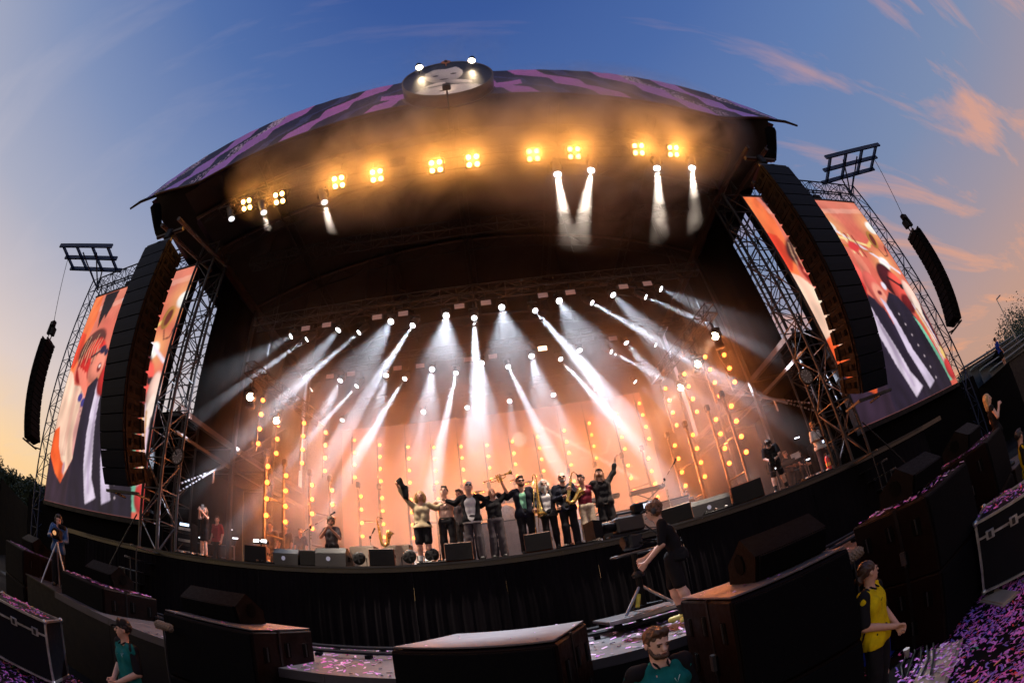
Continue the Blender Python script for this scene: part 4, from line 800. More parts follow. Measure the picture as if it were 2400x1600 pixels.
        mesh_vq('hair', *surf(hp, min(.010, vox*.65), lambda X, Y, Z: (.011 if hair in ('curly', 'wild') else .004)*(np.sin(X*95+2*np.sin(Z*60))*np.sin(Y*80+Z*30)+.5*np.sin(X*160+Z*90+Y*50))), hc_, t)
    if beard:
        bp = [('ell', T((0, -.030, -.048)), (.034*h, .030*h, .022*h), hm_, 0), ('cap', T((-.036, -.012, -.025)), T((-.024, -.034, -.05)), .012*h, .012*h, .01), ('cap', T((.036, -.012, -.025)), T((.024, -.034, -.05)), .012*h, .012*h, .01)]
        if beard == 'long': bp.append(('cap', T((0, -.036, -.05)), T((0, -.05, -.13)), .028*h, .012*h, .03))
        bp.append(('sub', 'ell', T((0, -.064, -.034)), (.014*h, .016*h, .006*h), hm_, 0))
        mesh_vq('beard', *surf(bp, .010, wr(.004, 80, 9)), hc_, t)
    rm = Matrix([list(r) for r in hm_])
    if eyes:
        for s_ in (-1, 1): 
            e = MB().ball((0, 0, 0), .0068*h, 8, 6).build('eye', mat('eye', (.05, .03, .025), .2, var=0), t, True); e.location = T((s_*.019, -.0475, .0015))
            MB().obox(T((s_*.020, -.0535, .0125)), (.022*h, .006*h, .004*h), rm).build('eyebrow', hc_, t)
        MB().obox(T((0, -.0565, -.033)), (.02*h, .004*h, .0032*h), rm).build('mouth', mat('lips', (.25, .06, .05), .4, var=0), t)
    if glasses:
        gb = MB()
        for s_ in (-1, 1): gb.obox(T((s_*.020, -.0575, .002)), (.034*h, .006*h, .022*h), rm).obox(T((s_*.042, -.03, .004)), (.003*h, .055*h, .005*h), rm)
        gb.obox(T((0, -.058, .006)), (.02*h, .005*h, .004*h), rm).build('sunglasses', mat('dark_glass', (.006, .006, .008), .12, var=0), t)
    if cap:
        mesh_vq('cap', *surf([('ell', T((0, .010, .030)), (.052*h, .060*h, .046*h), hm_, 0), ('cap', T((-.022, -.05, .022)), T((.022, -.05, .022)), .006*h, .006*h, .01), ('cap', T((-.018, -.085, .014)), T((.018, -.085, .014)), .006*h, .006*h, .02), ('cap', T((0, -.05, .022)), T((0, -.085, .014)), .008*h, .007*h, .02), ('sub', 'ell', T((0, -.01, -.045)), (.048*h, .056*h, .060*h), hm_, 0)], .009), cloth('cap_%d' % int(cap[0]*99), cap), t)
    if phones:
        pb = MB().path([T((math.cos(a)*.058, .008, .012+math.sin(a)*.062)) for a in np.linspace(0, math.pi, 12)], .006*h)
        for s_ in (-1, 1): pb.ball(T((s_*.056, .006, -.004)), .024*h, 10, 6, (.6, 1, 1.2))
        pb.path([T((-.055, -.01, -.01)), T((-.052, -.05, -.03)), T((-.02, -.075, -.04))], .003*h).build('headset', mat('headset', (.03, .03, .035), .4), t, True)
    if top:
        col, sl, hem, nk = top[:4]; o = .005 if jacket else .010; sl = min(sl, .12) if jacket else sl; pr = torso(o, .04)+arm('L', o+.004, 0, sl)+arm('R', o+.004, 0, sl)
        if hem < .5: pr += [('cap', tuple(Vector(P['pel'])+Vector((-.05*h, 0, -.04*h))), tuple(Vector(P['pel'])+Vector((.05*h, 0, -.04*h))), .062*h*B+o+.016, .062*h*B+o+.016, .05)]
        nv_ = Vector(P['neck']); pr.append(('sub', 'ell', tuple(nv_+Vector((0, -.03*h, .004*h))), (.045*h, .06*h, nk*h), None, 0))
        mesh_vq('shirt', *surf(pr, vox*.9, wr(.003 if jacket else .007, 30, len(label)), [((0, 0, hem*h), (0, 0, -1))]), col, t)
    if sleeve:
        for s in 'LR': mesh_vq('sleeve', *surf(arm(s, .019, 0, sleeve[1])+[('cap', lerp3(P['sh'+s], P['neck'], .35), P['sh'+s], .024*h+.016, .030*h+.018, .02)], vox, wr(.004, 30, 4)), sleeve[0], t)
    if jacket:
        col, sl, hem, opn = jacket[:4]; o = .027; pr = torso(o, .04)+arm('L', o-.004, 0, sl)+arm('R', o-.004, 0, sl)
        pr += [('cap', tuple(Vector(P['pel'])+Vector((-.055*h, 0, -.03*h))), tuple(Vector(P['pel'])+Vector((.055*h, 0, -.03*h))), .060*h*B+o, .060*h*B+o, .05)]
        c = Vector(P['chest']); pr.append(('sub', 'ell', (c.x, c.y-.13*h, c.z-.02*h), (opn*h, .11*h, .26*h), None, 0)); pr.append(('sub', 'ell', tuple(Vector(P['neck'])+Vector((0, -.02*h, .01*h))), (.05*h, .06*h, .05*h), None, 0))
        mesh_vq('jacket', *surf(pr, vox*.9, wr(.008, 24, len(label)), [((0, 0, hem*h), (0, 0, -1))]), col, t)
    if legs and lower:
        col, ln, fl = legs[:3]; o = .014; p = P['pel']
        pr = [('cap', tuple(Vector(p)+Vector((-.047*h*B, 0, 0))), tuple(Vector(p)+Vector((.047*h*B, 0, 0))), .060*h*B+o, .060*h*B+o, .04)]+leg('L', o, ln, .02, fl)+leg('R', o, ln, .02, fl)
        mesh_vq('shorts' if ln < 1.3 else 'trousers', *surf(pr, vox*.9, wr(.005, 26, len(label)), [((0, 0, p[2]+.055*h), (0, 0, 1))]), col, t)
        if not jacket and (not top or top[2] > .54): MB().lathe([(.057*h*B+.012, 0), (.057*h*B+.012, .035)], 24, Matrix.Translation((p[0], p[1], p[2]+.035*h)) @ Matrix.Diagonal((1.68, 1, 1, 1))).build('belt', mat('belt', (.015, .012, .01), .4), t)
    if lower and shoe:
        for s in 'LR':
            mesh_vq('shoe', *surf(foot(s, .012), .012), mat('shoe_%d_%d' % (int(shoe[0]*99), int(shoe[1]*99)), shoe, .5), t)
            if sock: mesh_vq('sock', *surf([('cap', P['an'+s], lerp3(P['an'+s], P['kn'+s], .33), .029*h, .032*h, 0)], .012), cloth('sock_%d' % int(sock[0]*99), sock), t)
    return t
# ================================================================== STAGE EQUIPMENT
def mic_stand(label, p, boom_to, z=1.45, rz=0):
    t = thing('microphone_stand', label, 'microphone stand', p, group='microphone stands')
    MB().lathe([(.16, 0), (.16, .02), (.03, .04)], 14).build('base', BLK, t); MB().tube((0, 0, .03), (0, 0, z), .013).build('pole', mat('chrome', (.5, .48, .46), .3, .9), t)
    d = Vector(boom_to); c = Vector((0, 0, z)); MB().tube(c-d*.55, c+d, .011).build('boom', MATS['chrome'], t); MB().obox(c, (.05, .05, .08), bev=.01).build('joint', BLK, t)
    q = d.normalized(); MB().tube(c+d, c+d+q*.12, .018, .022, 8).ball(c+d+q*.15, .03, 8, 6).build('microphone', BLK, t, True); return t
def amp(label, p, w, d, h, front=PANEL, side=WOOD, rz=0, grp='amplifiers along the stage edge', handles=True):
    t = thing('amplifier_box', label, 'amplifier', p, rz, grp)
    MB().obox((0, 0, h/2+.01), (w, d, h), bev=.02).build('cabinet', side, t); MB().obox((0, -d/2-.008, h/2+.01), (w-.03, .03, h-.03), bev=.008).build('grille', front, t)
    for s in (-1, 1):
        for k in (-.18, .18):
            if handles: MB().obox((s*(w/2+.004), k*d*1.2, h*.62), (.02, d*.22, .07), bev=.006).build('handle', DSTEEL, t)
    return t
def wedge(label, p, w=.72, d=.55, h=.42, rz=0, logo=True):
    t = thing('wedge_monitor', label, 'stage monitor', p, rz, 'wedge monitors on the stage edge')
    MB().prism([(-d/2, 0), (-d/2+.02, h*.72), (-d/2+.08, h), (-d/2+.2, h), (d/2, .12), (d/2, 0)], -w/2, w/2, lambda u, v, e: (e, u, v)).build('shell', mat('monitor_shell', (.018, .015, .016), .5, bump=.2, scale=30), t)
    for s in (-1, 1): MB().obox((s*(w/2+.003), -.05, h*.42), (.012, .16, .12), bev=.004).build('handle_recess', mat('recess', (.004, .004, .004)), t)
    if logo: 
        MB().lathe([(.055, 0), (.055, .008)], 18, Matrix.Translation((-.05, -d/2+.012, h*.42)) @ Matrix.Rotation(R(92), 4, 'X')).build('badge', mat('badge', (.5, .5, .62), .4, emit=(.5, .52, .7), estr=.18), t)  # badge is no lamp; a faint glow is added as emission
    return t
def sx(x, y, Y): return atY(x, y, Y).x
YB = 10.15
amp('black monitor box with a brown handled side beside the bright floor lamps', (sx(592, 1290, YB), YB, STZ), .62, .5, .46, rz=R(18))
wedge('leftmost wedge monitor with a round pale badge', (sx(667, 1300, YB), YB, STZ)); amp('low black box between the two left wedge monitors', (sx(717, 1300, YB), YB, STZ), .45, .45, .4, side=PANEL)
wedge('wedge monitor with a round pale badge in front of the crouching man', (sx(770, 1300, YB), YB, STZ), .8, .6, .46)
amp('black box with a reddish side left of the blond singer', (sx(880, 1298, YB), YB, STZ), .6, .45, .42, rz=R(12)); amp('black box standing before the shirtless man', (sx(1058, 1294, YB-.2), YB-.25, STZ), .62, .35, .42, rz=R(6)); amp('black box standing before the trombone player', (sx(1240, 1268, YB-.2), YB-.25, STZ), .6, .35, .42, rz=R(-4)); amp('black box at the feet of the man with raised hand', (sx(1412, 1235, YB), YB, STZ), .5, .4, .42, rz=R(-10))
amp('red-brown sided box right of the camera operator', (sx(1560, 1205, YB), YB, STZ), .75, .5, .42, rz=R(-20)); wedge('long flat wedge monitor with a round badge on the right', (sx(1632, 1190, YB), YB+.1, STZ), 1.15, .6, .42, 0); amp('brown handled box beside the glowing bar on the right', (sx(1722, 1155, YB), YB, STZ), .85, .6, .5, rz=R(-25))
CREAM = cloth('cream_grille', (.34, .27, .21))
for i, (x, lab) in enumerate(((838, 'cream fronted guitar cabinet behind the left monitors'), (918, 'cream fronted guitar cabinet beside the saxophone stand'))): amp(lab, (sx(x, 1290, 11.4), 11.4, STZ), .7, .4, .66, CREAM, PANEL, grp='guitar cabinets', handles=False)
for i, (x, y, lab) in enumerate(((600, 1240, 'pair of blinding white floor lamps on the left'), (1722, 1112, 'glowing white bar lamp on the right stage edge'), (1402, 1222, 'glowing white bar lamp behind the film camera'))):
    p = atY(x, y, YB+.35); t = thing('floor_lamp', lab, 'lamp', p, group='white floor lamps'); MB().obox((0, 0, -.05), (.5, .12, .1), bev=.02).build('housing', BLK, t); MB().tube((0, 0, -.1), (0, 0, -(p.z-STZ)+.01), .03).build('stem', BLK, t)
    for k in (-.13, .13): MB().obox((k, -.065, -.03), (.16, .02, .06), bev=.01).build('led_head', mat('led_white', (1, 1, 1), var=0, emit=(.9, .96, 1), estr=16), t)
    light('SPOT', t, (0, -.1, 0), 30, (.85, .93, 1), .05, 140, .8, aim=(0, -1, .2))
for i, (x, y, lab) in enumerate(((825, 1285, 'round black floor fan left of the cream cabinet'), (941, 1283, 'round black floor fan near the blond singer'), (994, 1292, 'small round fan behind the blond singer'), (1392, 1245, 'round black fan at the feet of the tall man'))):
    t = thing('floor_fan', lab, 'fan', (sx(x, y, 10.2), 10.2, STZ), group='floor fans'); MB().lathe([(.08, -.08), (.15, -.06), (.17, 0), (.15, .06), (.08, .08)], 16, Matrix.Translation((0, 0, .24)) @ Matrix.Rotation(R(90), 4, 'X')).build('fan_drum', PANEL, t, True)
    MB().path([(-.19, 0, .24), (-.19, 0, .02), (.19, 0, .02), (.19, 0, .24)], .015).build('bracket', BLK, t); b = MB()
    for k in range(5): a = k*2*math.pi/5; b.obox((math.cos(a)*.07, -.085, .24+math.sin(a)*.07), (.12, .006, .03), Matrix.Rotation(-a, 3, 'Y'))
    b.build('blades', DSTEEL, t)
# pedal boards along the edge
for i, (x, y, w, lab) in enumerate(((600, 1297, .9, 'pedal board in front of the bright floor lamps'), (1010, 1298, 1.0, 'pedal board at the blond singer\'s feet'), (1325, 1258, .9, 'pedal board at the saxophonist\'s feet'), (1660, 1185, 1.0, 'pedal board beside the long flat monitor'), (440, 1283, 1.3, 'row of cable connectors near the woman with the phone'), (1880, 1092, 1.2, 'row of cable connectors near the photographer'))):
    t = thing('pedal_board', lab, 'pedal board', (sx(x, y, 9.95), 9.98, STZ), group='pedal boards'); MB().obox((0, 0, .03), (w, .26, .04), bev=.01).build('board', BLK, t)
    for k in range(int(w*7)): MB().obox((-w/2+.08+k*.14, RNG.uniform(-.05, .05), .075), (.07, .11, .05), bev=.01).build('pedal', (DSTEEL, ALU, WOOD)[k % 3], t)
mic_stand('boom microphone stand over the crouching man', (sx(716, 1285, 10.6), 10.6, STZ), (.62, -.1, .30), 1.1); mic_stand('tall boom microphone stand right of the band', (sx(1545, 1180, 10.6), 10.6, STZ), (.30, -.1, .32), 1.25)
mic_stand('short microphone stand by the cream cabinet', (sx(852, 1260, 11.2), 11.2, STZ), (.08, -.05, .1), .9)
# risers, keyboards and drums behind the band
RIS = mat('riser_cloth', (.22, .15, .14), .8)
for i, (x0, x1, y, h, lab) in enumerate(((-1.2, 1.6, 13.2, 1.35, 'grey drum riser behind the white shirted man'), (2.2, 6.0, 13.6, 1.1, 'long low riser on the right rear of the band'))):
    t = thing('riser', lab, 'riser', ((x0+x1)/2, y, STZ), group='stage risers'); w = x1-x0; MB().obox((0, .8, h/2+.005), (w, 1.6, h), bev=.02).build('riser_box', RIS, t); MB().obox((0, .8, h+.02), (w+.04, 1.64, .04)).build('top_board', BLK, t)
dr = thing('drum_kit', 'drum kit with cymbals on the riser behind the band', 'drum kit', (.2, 13.9, STZ+1.37)); DSH = mat('drum_shell', (.5, .42, .38), .3)
for n_, x, y, z, r, h, hz_ in (('bass_drum', 0, 0, .3, .29, .4, True), ('floor_tom', .6, .1, .3, .2, .4, False), ('snare', -.45, .1, .55, .18, .16, False), ('rack_tom', -.15, -.1, .8, .15, .25, False), ('rack_tom', .2, -.1, .8, .16, .25, False)):
    MB().lathe([(r*.98, -h/2), (r, -h/2+.02), (r, h/2-.02), (r*.98, h/2)], 20, Matrix.Translation((x, y, z)) @ (Matrix.Rotation(R(90), 4, 'X') if hz_ else Matrix.Identity(4))).build(n_, DSH, dr, True)
for x, y, z, r in ((-.8, .0, 1.15, .24), (.85, 0, 1.25, .26), (.45, -.2, 1.35, .22)): MB().lathe([(r, 0), (.04, .03), (.02, .05)], 20, Matrix.Translation((x, y, z))).build('cymbal', mat('brass', (.65, .42, .14), .3, .9), dr, True); MB().tube((x, y, 0), (x, y, z), .012).build('cymbal_stand', MATS['chrome'], dr)
for i, (x, y, z, lab) in enumerate(((3.2, 13.9, 1.14, 'keyboard on the riser right of the saxophonist'), (4.8, 14.0, 1.14, 'second keyboard further right on the long riser'))):
    t = thing('keyboard', lab, 'keyboard', (x, y, STZ+z), R(-6), 'keyboards'); MB().obox((0, 0, .55), (1.2, .36, .12), bev=.02).build('case', BLK, t); b = MB()
    for k in range(24): b.obox((-.53+k*.046, -.1, .615), (.04, .14, .01))
    b.build('keys', mat('keys', (.7, .66, .62), .3), t); MB().tube((-.4, 0, 0), (.4, 0, .5), .02).tube((.4, 0, 0), (-.4, 0, .5), .02).build('stand', STEEL, t)
GOLD = mat('gold_brass', (.78, .50, .14), .22, .95, var=.15)
def saxophone(name, label, loc, rot):
    t = thing(name, label, 'saxophone', loc); t.rotation_euler = rot
    MB().path([(-.02, 0, .62), (-.10, 0, .66), (-.13, 0, .60), (-.12, 0, .5), (-.06, 0, .05), (-.03, 0, -.08), (.04, 0, -.12), (.11, 0, -.06), (.13, 0, .05), (.16, -.01, .18), (.21, -.02, .26)], [.008, .011, .014, .018, .034, .042, .047, .052, .058, .075, .115], 12).build('body_tube', GOLD, t, True)
    MB().tube((.03, 0, .6), (-.03, 0, .625), .012, .016).build('mouthpiece', BLK, t)
    k_ = MB()
    for i in range(9): k_.lathe([(.02, 0), (.022, .012)], 10, Matrix.Translation((-.115+i*.009, -.03-.001*i, .45-i*.055)) @ Matrix.Rotation(R(90), 4, 'X'))
    k_.tube((-.12, -.035, .48), (-.04, -.05, .0), .006).tube((-.09, -.035, .46), (-.02, -.05, .02), .006); o = k_.build('key_work', GOLD, t); o['kind'] = 'stuff'; return t
saxophone('saxophone_on_stand', 'golden saxophone upright on a floor stand beside the cream cabinet', (sx(880, 1240, 11.0), 11.0, STZ+.75), (0, 0, R(15)))
# wing clutter: racks, rails, cases, extinguisher
for s, nm in ((-1, 'left'), (1, 'right')):
    t = thing('equipment_rack', 'lit equipment rack in the %s stage wing' % nm, 'rack', (s*11.6, 13.2, STZ), R(-s*20), 'wing racks'); MB().obox((0, 0, .75), (.65, .7, 1.5), bev=.02).build('rack_case', BLK, t)
    for k in range(9): MB().obox((0, -.36, .2+k*.145), (.52, .02, .11), bev=.005).build('rack_unit', (DSTEEL, ALU, PANEL)[k % 3], t)
    MB().obox((0, -.38, 1.38), (.4, .02, .1)).build('display', mat('rack_display', (.5, .6, .7), var=0, emit=(.6, .75, 1), estr=2.2), t)
    t = thing('guard_rail', 'steel pipe guard rail at the back of the %s wing' % nm, 'railing', (s*12.2, 15.5, STZ), 0, 'wing guard rails')
    for k in (0, .9, 1.8, 2.7): MB().tube((s*k-1.3*s, 0, 0), (s*k-1.3*s, 0, 1.1), .024).build('upright', ALU, t)
    for z in (.55, 1.08): MB().tube((-s*1.3, 0, z), (s*1.4, 0, z), .024).build('bar', ALU, t)
    for i in range(4):
        o = thing('wing_work_light', '%s small work light in the %s wing' % (ORD[i], nm), 'lamp', (s*(11.2+.9*i), 16+.8*(i % 2), STZ+1.5+.5*(i % 3)), 0, 'wing work lights'); MB().obox((0, 0, 0), (.3, .06, .05), bev=.01).build('tube', mat('work_tube', (1, 1, 1), var=0, emit=(.85, .9, 1), estr=3), o); MB().tube((0, .03, -.03), (0, .03, -1.5-.5*(i % 3)), .012).build('stem', DSTEEL, o)
p = atY(1908, 1082, 10.35); t = thing('fire_extinguisher', 'red fire extinguisher standing at the right tower foot', 'extinguisher', (p.x, 10.35, STZ)); MB().lathe([(.075, 0), (.08, .03), (.08, .42), (.05, .5), (.025, .52)], 14).build('cylinder', mat('red_paint', (.6, .02, .02), .3), t, True); MB().obox((0, -.02, .56), (.05, .14, .07)).build('valve', BLK, t); MB().lathe([(.082, .2), (.082, .3)], 14).build('sleeve', mat('orange_label', (.8, .35, .05)), t); MB().path([(0, -.07, .55), (-.09, -.08, .4), (-.1, -.06, .15)], .014).build('hose', CABLE, t)
t = thing('mixing_desk', 'small mixing desk with a laptop in the right wing', 'desk', (9.4, 12.2, STZ), R(-20)); MB().obox((0, 0, .95), (1.0, .5, .06), bev=.01).build('table_top', BLK, t); MB().obox((-.15, -.05, 1.02), (.5, .34, .08), bev=.01).build('mixer', DSTEEL, t); MB().obox((.25, .1, 1.12), (.34, .02, .24), Matrix.Rotation(R(-15), 3, 'X')).build('laptop_lid', mat('paper_lid', (.45, .42, .4)), t)
for x in (-.45, .45): MB().tube((x, -.2, 0), (x, .2, .92), .02).tube((x, .2, 0), (x, -.2, .92), .02).build('cross_leg', STEEL, t)
# stairs at both ends of the stage front
for s, nm in ((-1, 'left'), (1, 'right')):
    t = thing('steel_stairs', 'dark steel stairs up to the %s end of the stage' % nm, 'stairs', (s*9.7, 9.25, 0), 0, 'stage stairs')
    for k in range(6): 
        x, z = s*(.1+k*.28), 3.0-k*.36; MB().obox((x, -.1*k*0, z), (.3, 1.1, .04)).build('tread', DSTEEL, t); MB().obox((x+s*.15, 0, z+.005), (.02, 1.1, .05)).build('nosing', ALU, t); MB().tube((x-s*.14, -.55, z), (x-s*.14, -.55, 0), .02).build('stringer_post', DSTEEL, t)
    MB().tube((0, -.56, 3.9), (s*1.6, -.56, 1.9), .022).build('handrail', DSTEEL, t)
# ================================================================== PIT
# camera dolly platform with rails
pf = thing('dolly_platform', 'long low platform with camera rails in front of the stage', 'platform'); PZ = 1.38
for i in range(8): x0 = -8+i*2; MB().box((x0+.004, 4.75, PZ-.12), (x0+1.996, 7.9, PZ)).build('deck_board', mat('track_board', (.042, .036, .042), .6, var=.4, scale=3), pf)
for i in range(8): x0 = -8+i*2; MB().box((x0, 4.76, 0), (x0+1.99, 4.79, PZ-.125)).build('front_panel', BLK, pf)
for i, y in enumerate((6.35, 7.05)):
    r_ = thing('camera_rail', ('nearer', 'farther')[i]+' straight steel rail for the camera dolly', 'rail', group='camera rails'); MB().tube((-7.8, y, PZ+.09), (7.8, y, PZ+.09), .035).build('rail_tube', DSTEEL, r_)
    for k in range(20): MB().obox((-7.6+k*.8, y, PZ+.03), (.08, .14, .055)).build('sleeper', BLK, r_)
# speaker stacks: (centre, width, depth, yaw, front fill)
def fill_wedge(label, p, rz, w=1.05, hh=.42):
    t = thing('fill_speaker', label, 'loudspeaker', p, rz, 'front fill speakers')
    prof = [(-.24, .02), (-.33, .24), (-.10, hh), (.28, hh*.5), (.32, .02)]
    MB().prism(prof, -w/2, w/2, lambda u, v, e: (e, u, v)).build('shell', mat('fill_shell', (.004, .0026, .0024), .65, bump=.15, scale=20, spec=.07), t)
    MB().prism([(-.262, .045), (-.34, .235), (-.362, .225), (-.285, .035)], -w/2+.03, w/2-.03, lambda u, v, e: (e, u, v)).build('grille', GRILLE, t)
    for s in (-1, 1): MB().lathe([(.10, 0), (.10, .012)], 8, Matrix.Translation((s*(w/2+.006)-.006, 0, .2)) @ Matrix.Rotation(R(90), 4, 'Y')).build('handle_recess', mat('recess', (.004, .004, .004)), t)
    return t
SH = mat('sub_shell', (.005, .0022, .002), .6, var=.3, scale=12, bump=.15, spec=.06)
def stack(label, c, w, d, yw, fill=None, top=1.85):
    t = thing('subwoofer_stack', label, 'loudspeaker', (c[0], c[1], 0), R(yw), 'subwoofer stacks in the pit')
    for k in range(2):
        z0 = .06+k*(top-.06)/2; h = (top-.06)/2-.012
        cb_ = MB().obox((0, 0, z0+h/2), (w, d, h), bev=.018).build('cabinet', SH, t); MB().obox((0, -d/2-.012, z0+h/2), (w-.05, .03, h-.05), bev=.008).build('grille', GRILLE, cb_)
        for s in (-1, 1):
            for y, z in ((-.32, .68), (.02, .72), (.34, .68), (-.1, .3), (.3, .25)):
                MB().obox((s*(w/2+.001), y*d, z0+z*h), (.012, .13, .2), bev=.003).build('handle_recess', mat('recess', (.004, .004, .004)), cb_); MB().tube((s*(w/2+.008), y*d, z0+z*h-.09), (s*(w/2+.008), y*d, z0+z*h+.09), .012).build('handle', DSTEEL, cb_)
    MB().obox((w/2+.004, -.1*d, top/2), (.006, .05, top)).obox((-w/2-.004, -.1*d, top/2), (.006, .05, top)).obox((0, -.1*d, top+.002), (w, .05, .006)).build('strap', BLK, t)
    for s in (-1, 1): MB().obox((s*(w/2+.02), -.1*d, 1.25), (.04, .07, .16)).build('ratchet', STEEL, t)
    for a in (-1, 1):
        for b in (-1, 1): MB().lathe([(.04, 0), (.04, .06)], 10, Matrix.Translation((a*w*.4, b*d*.4, 0))).build('foot', BLK, t)
    if fill: q = Matrix.Rotation(R(yw), 3, 'Z') @ Vector((fill[0], fill[1], 0)); fill_wedge(fill[2], (c[0]+q.x, c[1]+q.y, top+.01), R(yw+fill[3]), fill[4])
    return t
stack('flat topped black speaker stack in the centre of the pit', (-.01, 4.2), 1.42, 1.3, -17.5)
stack('black speaker stack left of the centre one with a wedge on top', (-3.38, 5.05), 1.58, 1.35, -4, (-.25, .0, 'black wedge speaker on the stack left of centre', 0, 1.05))
stack('black speaker stack right of centre behind the teal shirted guard', (2.36, 3.72), 1.2, 1.3, -3, (.18, -.10, 'black wedge speaker on the stack right of centre', 0, .78))
stack('black speaker stack behind the woman in yellow', (5.0, 3.85), 1.45, 1.2, 8, (.15, .05, 'black wedge speaker on the stack behind the woman in yellow', 0, .95))
stack('farthest right black speaker stack', (7.6, 4.3), 1.45, 1.2, 12, (-.1, .05, 'black wedge speaker in front of the blonde woman', 0, .95))
stack('second black speaker stack from the left edge', (-7.3, 5.75), 1.75, 1.4, -2, (.1, .0, 'black wedge speaker above the second stack from the left', 0, 1.0))
stack('leftmost black speaker stack', (-11.7, 6.1), 1.9, 1.4, -6, (.2, .0, 'black wedge speaker on the leftmost stack', 0, 1.0))
# fuzzy microphones
FUR = mat('fur', (.20, .15, .11), .95, var=.6, scale=70, bump=1.0)
for px, py, Y, lab in ((1958, 1277, 3.15, 'furry microphone windshield above the woman in yellow'), (375, 1437, 4.2, 'furry microphone windshield beside the young guard in a cap')):
    p = atY(px, py, Y); t = thing('furry_microphone', lab, 'microphone', p, group='furry microphones')
    mesh_vq('windshield', *surf([('cap', (-.10, 0, 0), (.10, .02, .0), .055, .055, 0)], .009, lambda X, Y_, Z: .012*np.sin(X*140+3*np.sin(Y_*90))*np.sin(Z*120+Y_*70)), FUR, t); MB().tube((0, 0, -.05), (0, 0, -p.z+.02), .014).build('pole', DSTEEL, t); MB().lathe([(.15, 0), (.15, .02)], 12, Matrix.Translation((0, 0, -p.z+.005))).build('base', BLK, t)
# flight cases
def flight_case(label, c, size, yw):
    w, d, h = size; t = thing('flight_case', label, 'flight case', (c[0], c[1], 0), R(yw), 'flight cases'); z0 = .12
    MB().obox((0, 0, z0+h/2), (w-.02, d-.02, h-.02)).build('panel_body', mat('case_laminate', (.005, .005, .008), .6, var=.3, scale=9, spec=.12), t)
    X, Y_, Z0, Z1 = w/2, d/2, z0, z0+h
    for a in (-1, 1):
        for b in (-1, 1):
            MB().obox((a*X, b*Y_, (Z0+Z1)/2), (.035, .035, h)).build('edge', ALU, t); MB().obox((0, b*Y_, Z0 if a < 0 else Z1), (w, .035, .035)).build('edge', ALU, t); MB().obox((a*X, 0, Z0 if b < 0 else Z1), (.035, d, .035)).build('edge', ALU, t)
            MB().lathe([(.05, 0), (.05, .05)], 12, Matrix.Translation((a*(X-.1), b*(Y_-.1)-.025, .052)) @ Matrix.Rotation(R(90), 4, 'X')).build('caster', BLK, t)
            for zz_ in (Z0, Z1): MB().ball((a*X, b*Y_, zz_), .045, 8, 6).build('corner', ALU, t, True)
    MB().obox((0, -Y_-.004, Z1-.22), (w, .02, .03)).build('seam', ALU, t)
    for k in (-.33, 0, .33): MB().obox((k*w, -Y_-.006, Z1-.22), (.13, .02, .12), bev=.004).build('latch_plate', ALU, t); MB().obox((k*w, -Y_-.02, Z1-.22), (.05, .03, .08), bev=.006).build('latch', DSTEEL, t)
    return t
flight_case('black flight case with metal edges at the right of the pit', (5.95, 2.75), (1.15, .8, .95), -72)
flight_case('black flight case with metal edges at the left corner', (-6.9, 3.35), (1.3, .8, .95), 38)
# right pit floor clutter
p = atZ(2150, 1530, .05); tag(MB().obox((p.x, p.y, .012), (1.1, .45, .02), Matrix.Rotation(R(25), 3, 'Z')).obox((p.x, p.y, .03), (1.0, .38, .016), Matrix.Rotation(R(25), 3, 'Z')).build('pale_board', mat('pale_ply', (.30, .24, .19), .6, var=.3, scale=5)), 'pale board lying on the confetti by the guard in yellow', 'board')
p = atZ(2295, 1365, .05); tag(MB().obox((p.x, p.y, .012), (.7, .3, .02), Matrix.Rotation(R(60), 3, 'Z')).obox((p.x, p.y, .03), (.62, .25, .016), Matrix.Rotation(R(60), 3, 'Z')).build('pale_board', mat('pale_ply', (.5, .4, .3))), 'small pale board below the right flight case', 'board')
p = atZ(2095, 1520, .0); t = thing('plastic_crate', 'blue plastic crate on the floor behind the guard in yellow', 'crate', (p.x+.2, p.y+.75, 0), R(20)); BLU = mat('blue_plastic', (.01, .04, .45), .4)
for a, b, c in (((-.25, -.18, 0), (.25, .18, .03), 'bottom'), ((-.25, -.18, .03), (.25, -.155, .28), 'wall'), ((-.25, .155, .03), (.25, .18, .28), 'wall'), ((-.25, -.155, .03), (-.225, .155, .28), 'wall'), ((.225, -.155, .03), (.25, .155, .28), 'wall')): MB().box(a, b).build(c, BLU, t)
t = thing('drink_bottle', 'red drink bottle on the floor beside the blue crate', 'bottle', (p.x-.28, p.y+.45, 0)); MB().lathe([(.045, 0), (.05, .02), (.05, .2), (.02, .27), (.02, .3)], 12).build('bottle_body', mat('red_bottle', (.35, .03, .03), .25), t, True); MB().lathe([(.024, .3), (.024, .33)], 10).build('lid', BLK, t)
t = thing('paper_cup', 'white paper cup on the floor by the pale board', 'cup', (p.x+.12, p.y+.2, 0)); MB().lathe([(.03, 0), (.042, .12), (.044, .122), (.04, .12), (.028, .005)], 14).build('cup_wall', mat('paper_white', (.6, .58, .56), .6), t, True); MB().lathe([(.046, .118), (.046, .124)], 14).build('cup_rim', MATS['paper_white'], t)
for i in range(5):
    a = atZ(2060+i*14, 1560, 0); pts = [Vector((a.x+.25*k*(1+.1*i), a.y-.1+.22*k+.05*math.sin(k*2+i), .02+.012*i)) for k in range(9)]
    tag(MB().path(pts, .014).build('floor_cable', CABLE, smooth=True), '%s black cable running across the confetti on the right' % ORD[i], 'cable', 'floor cables')
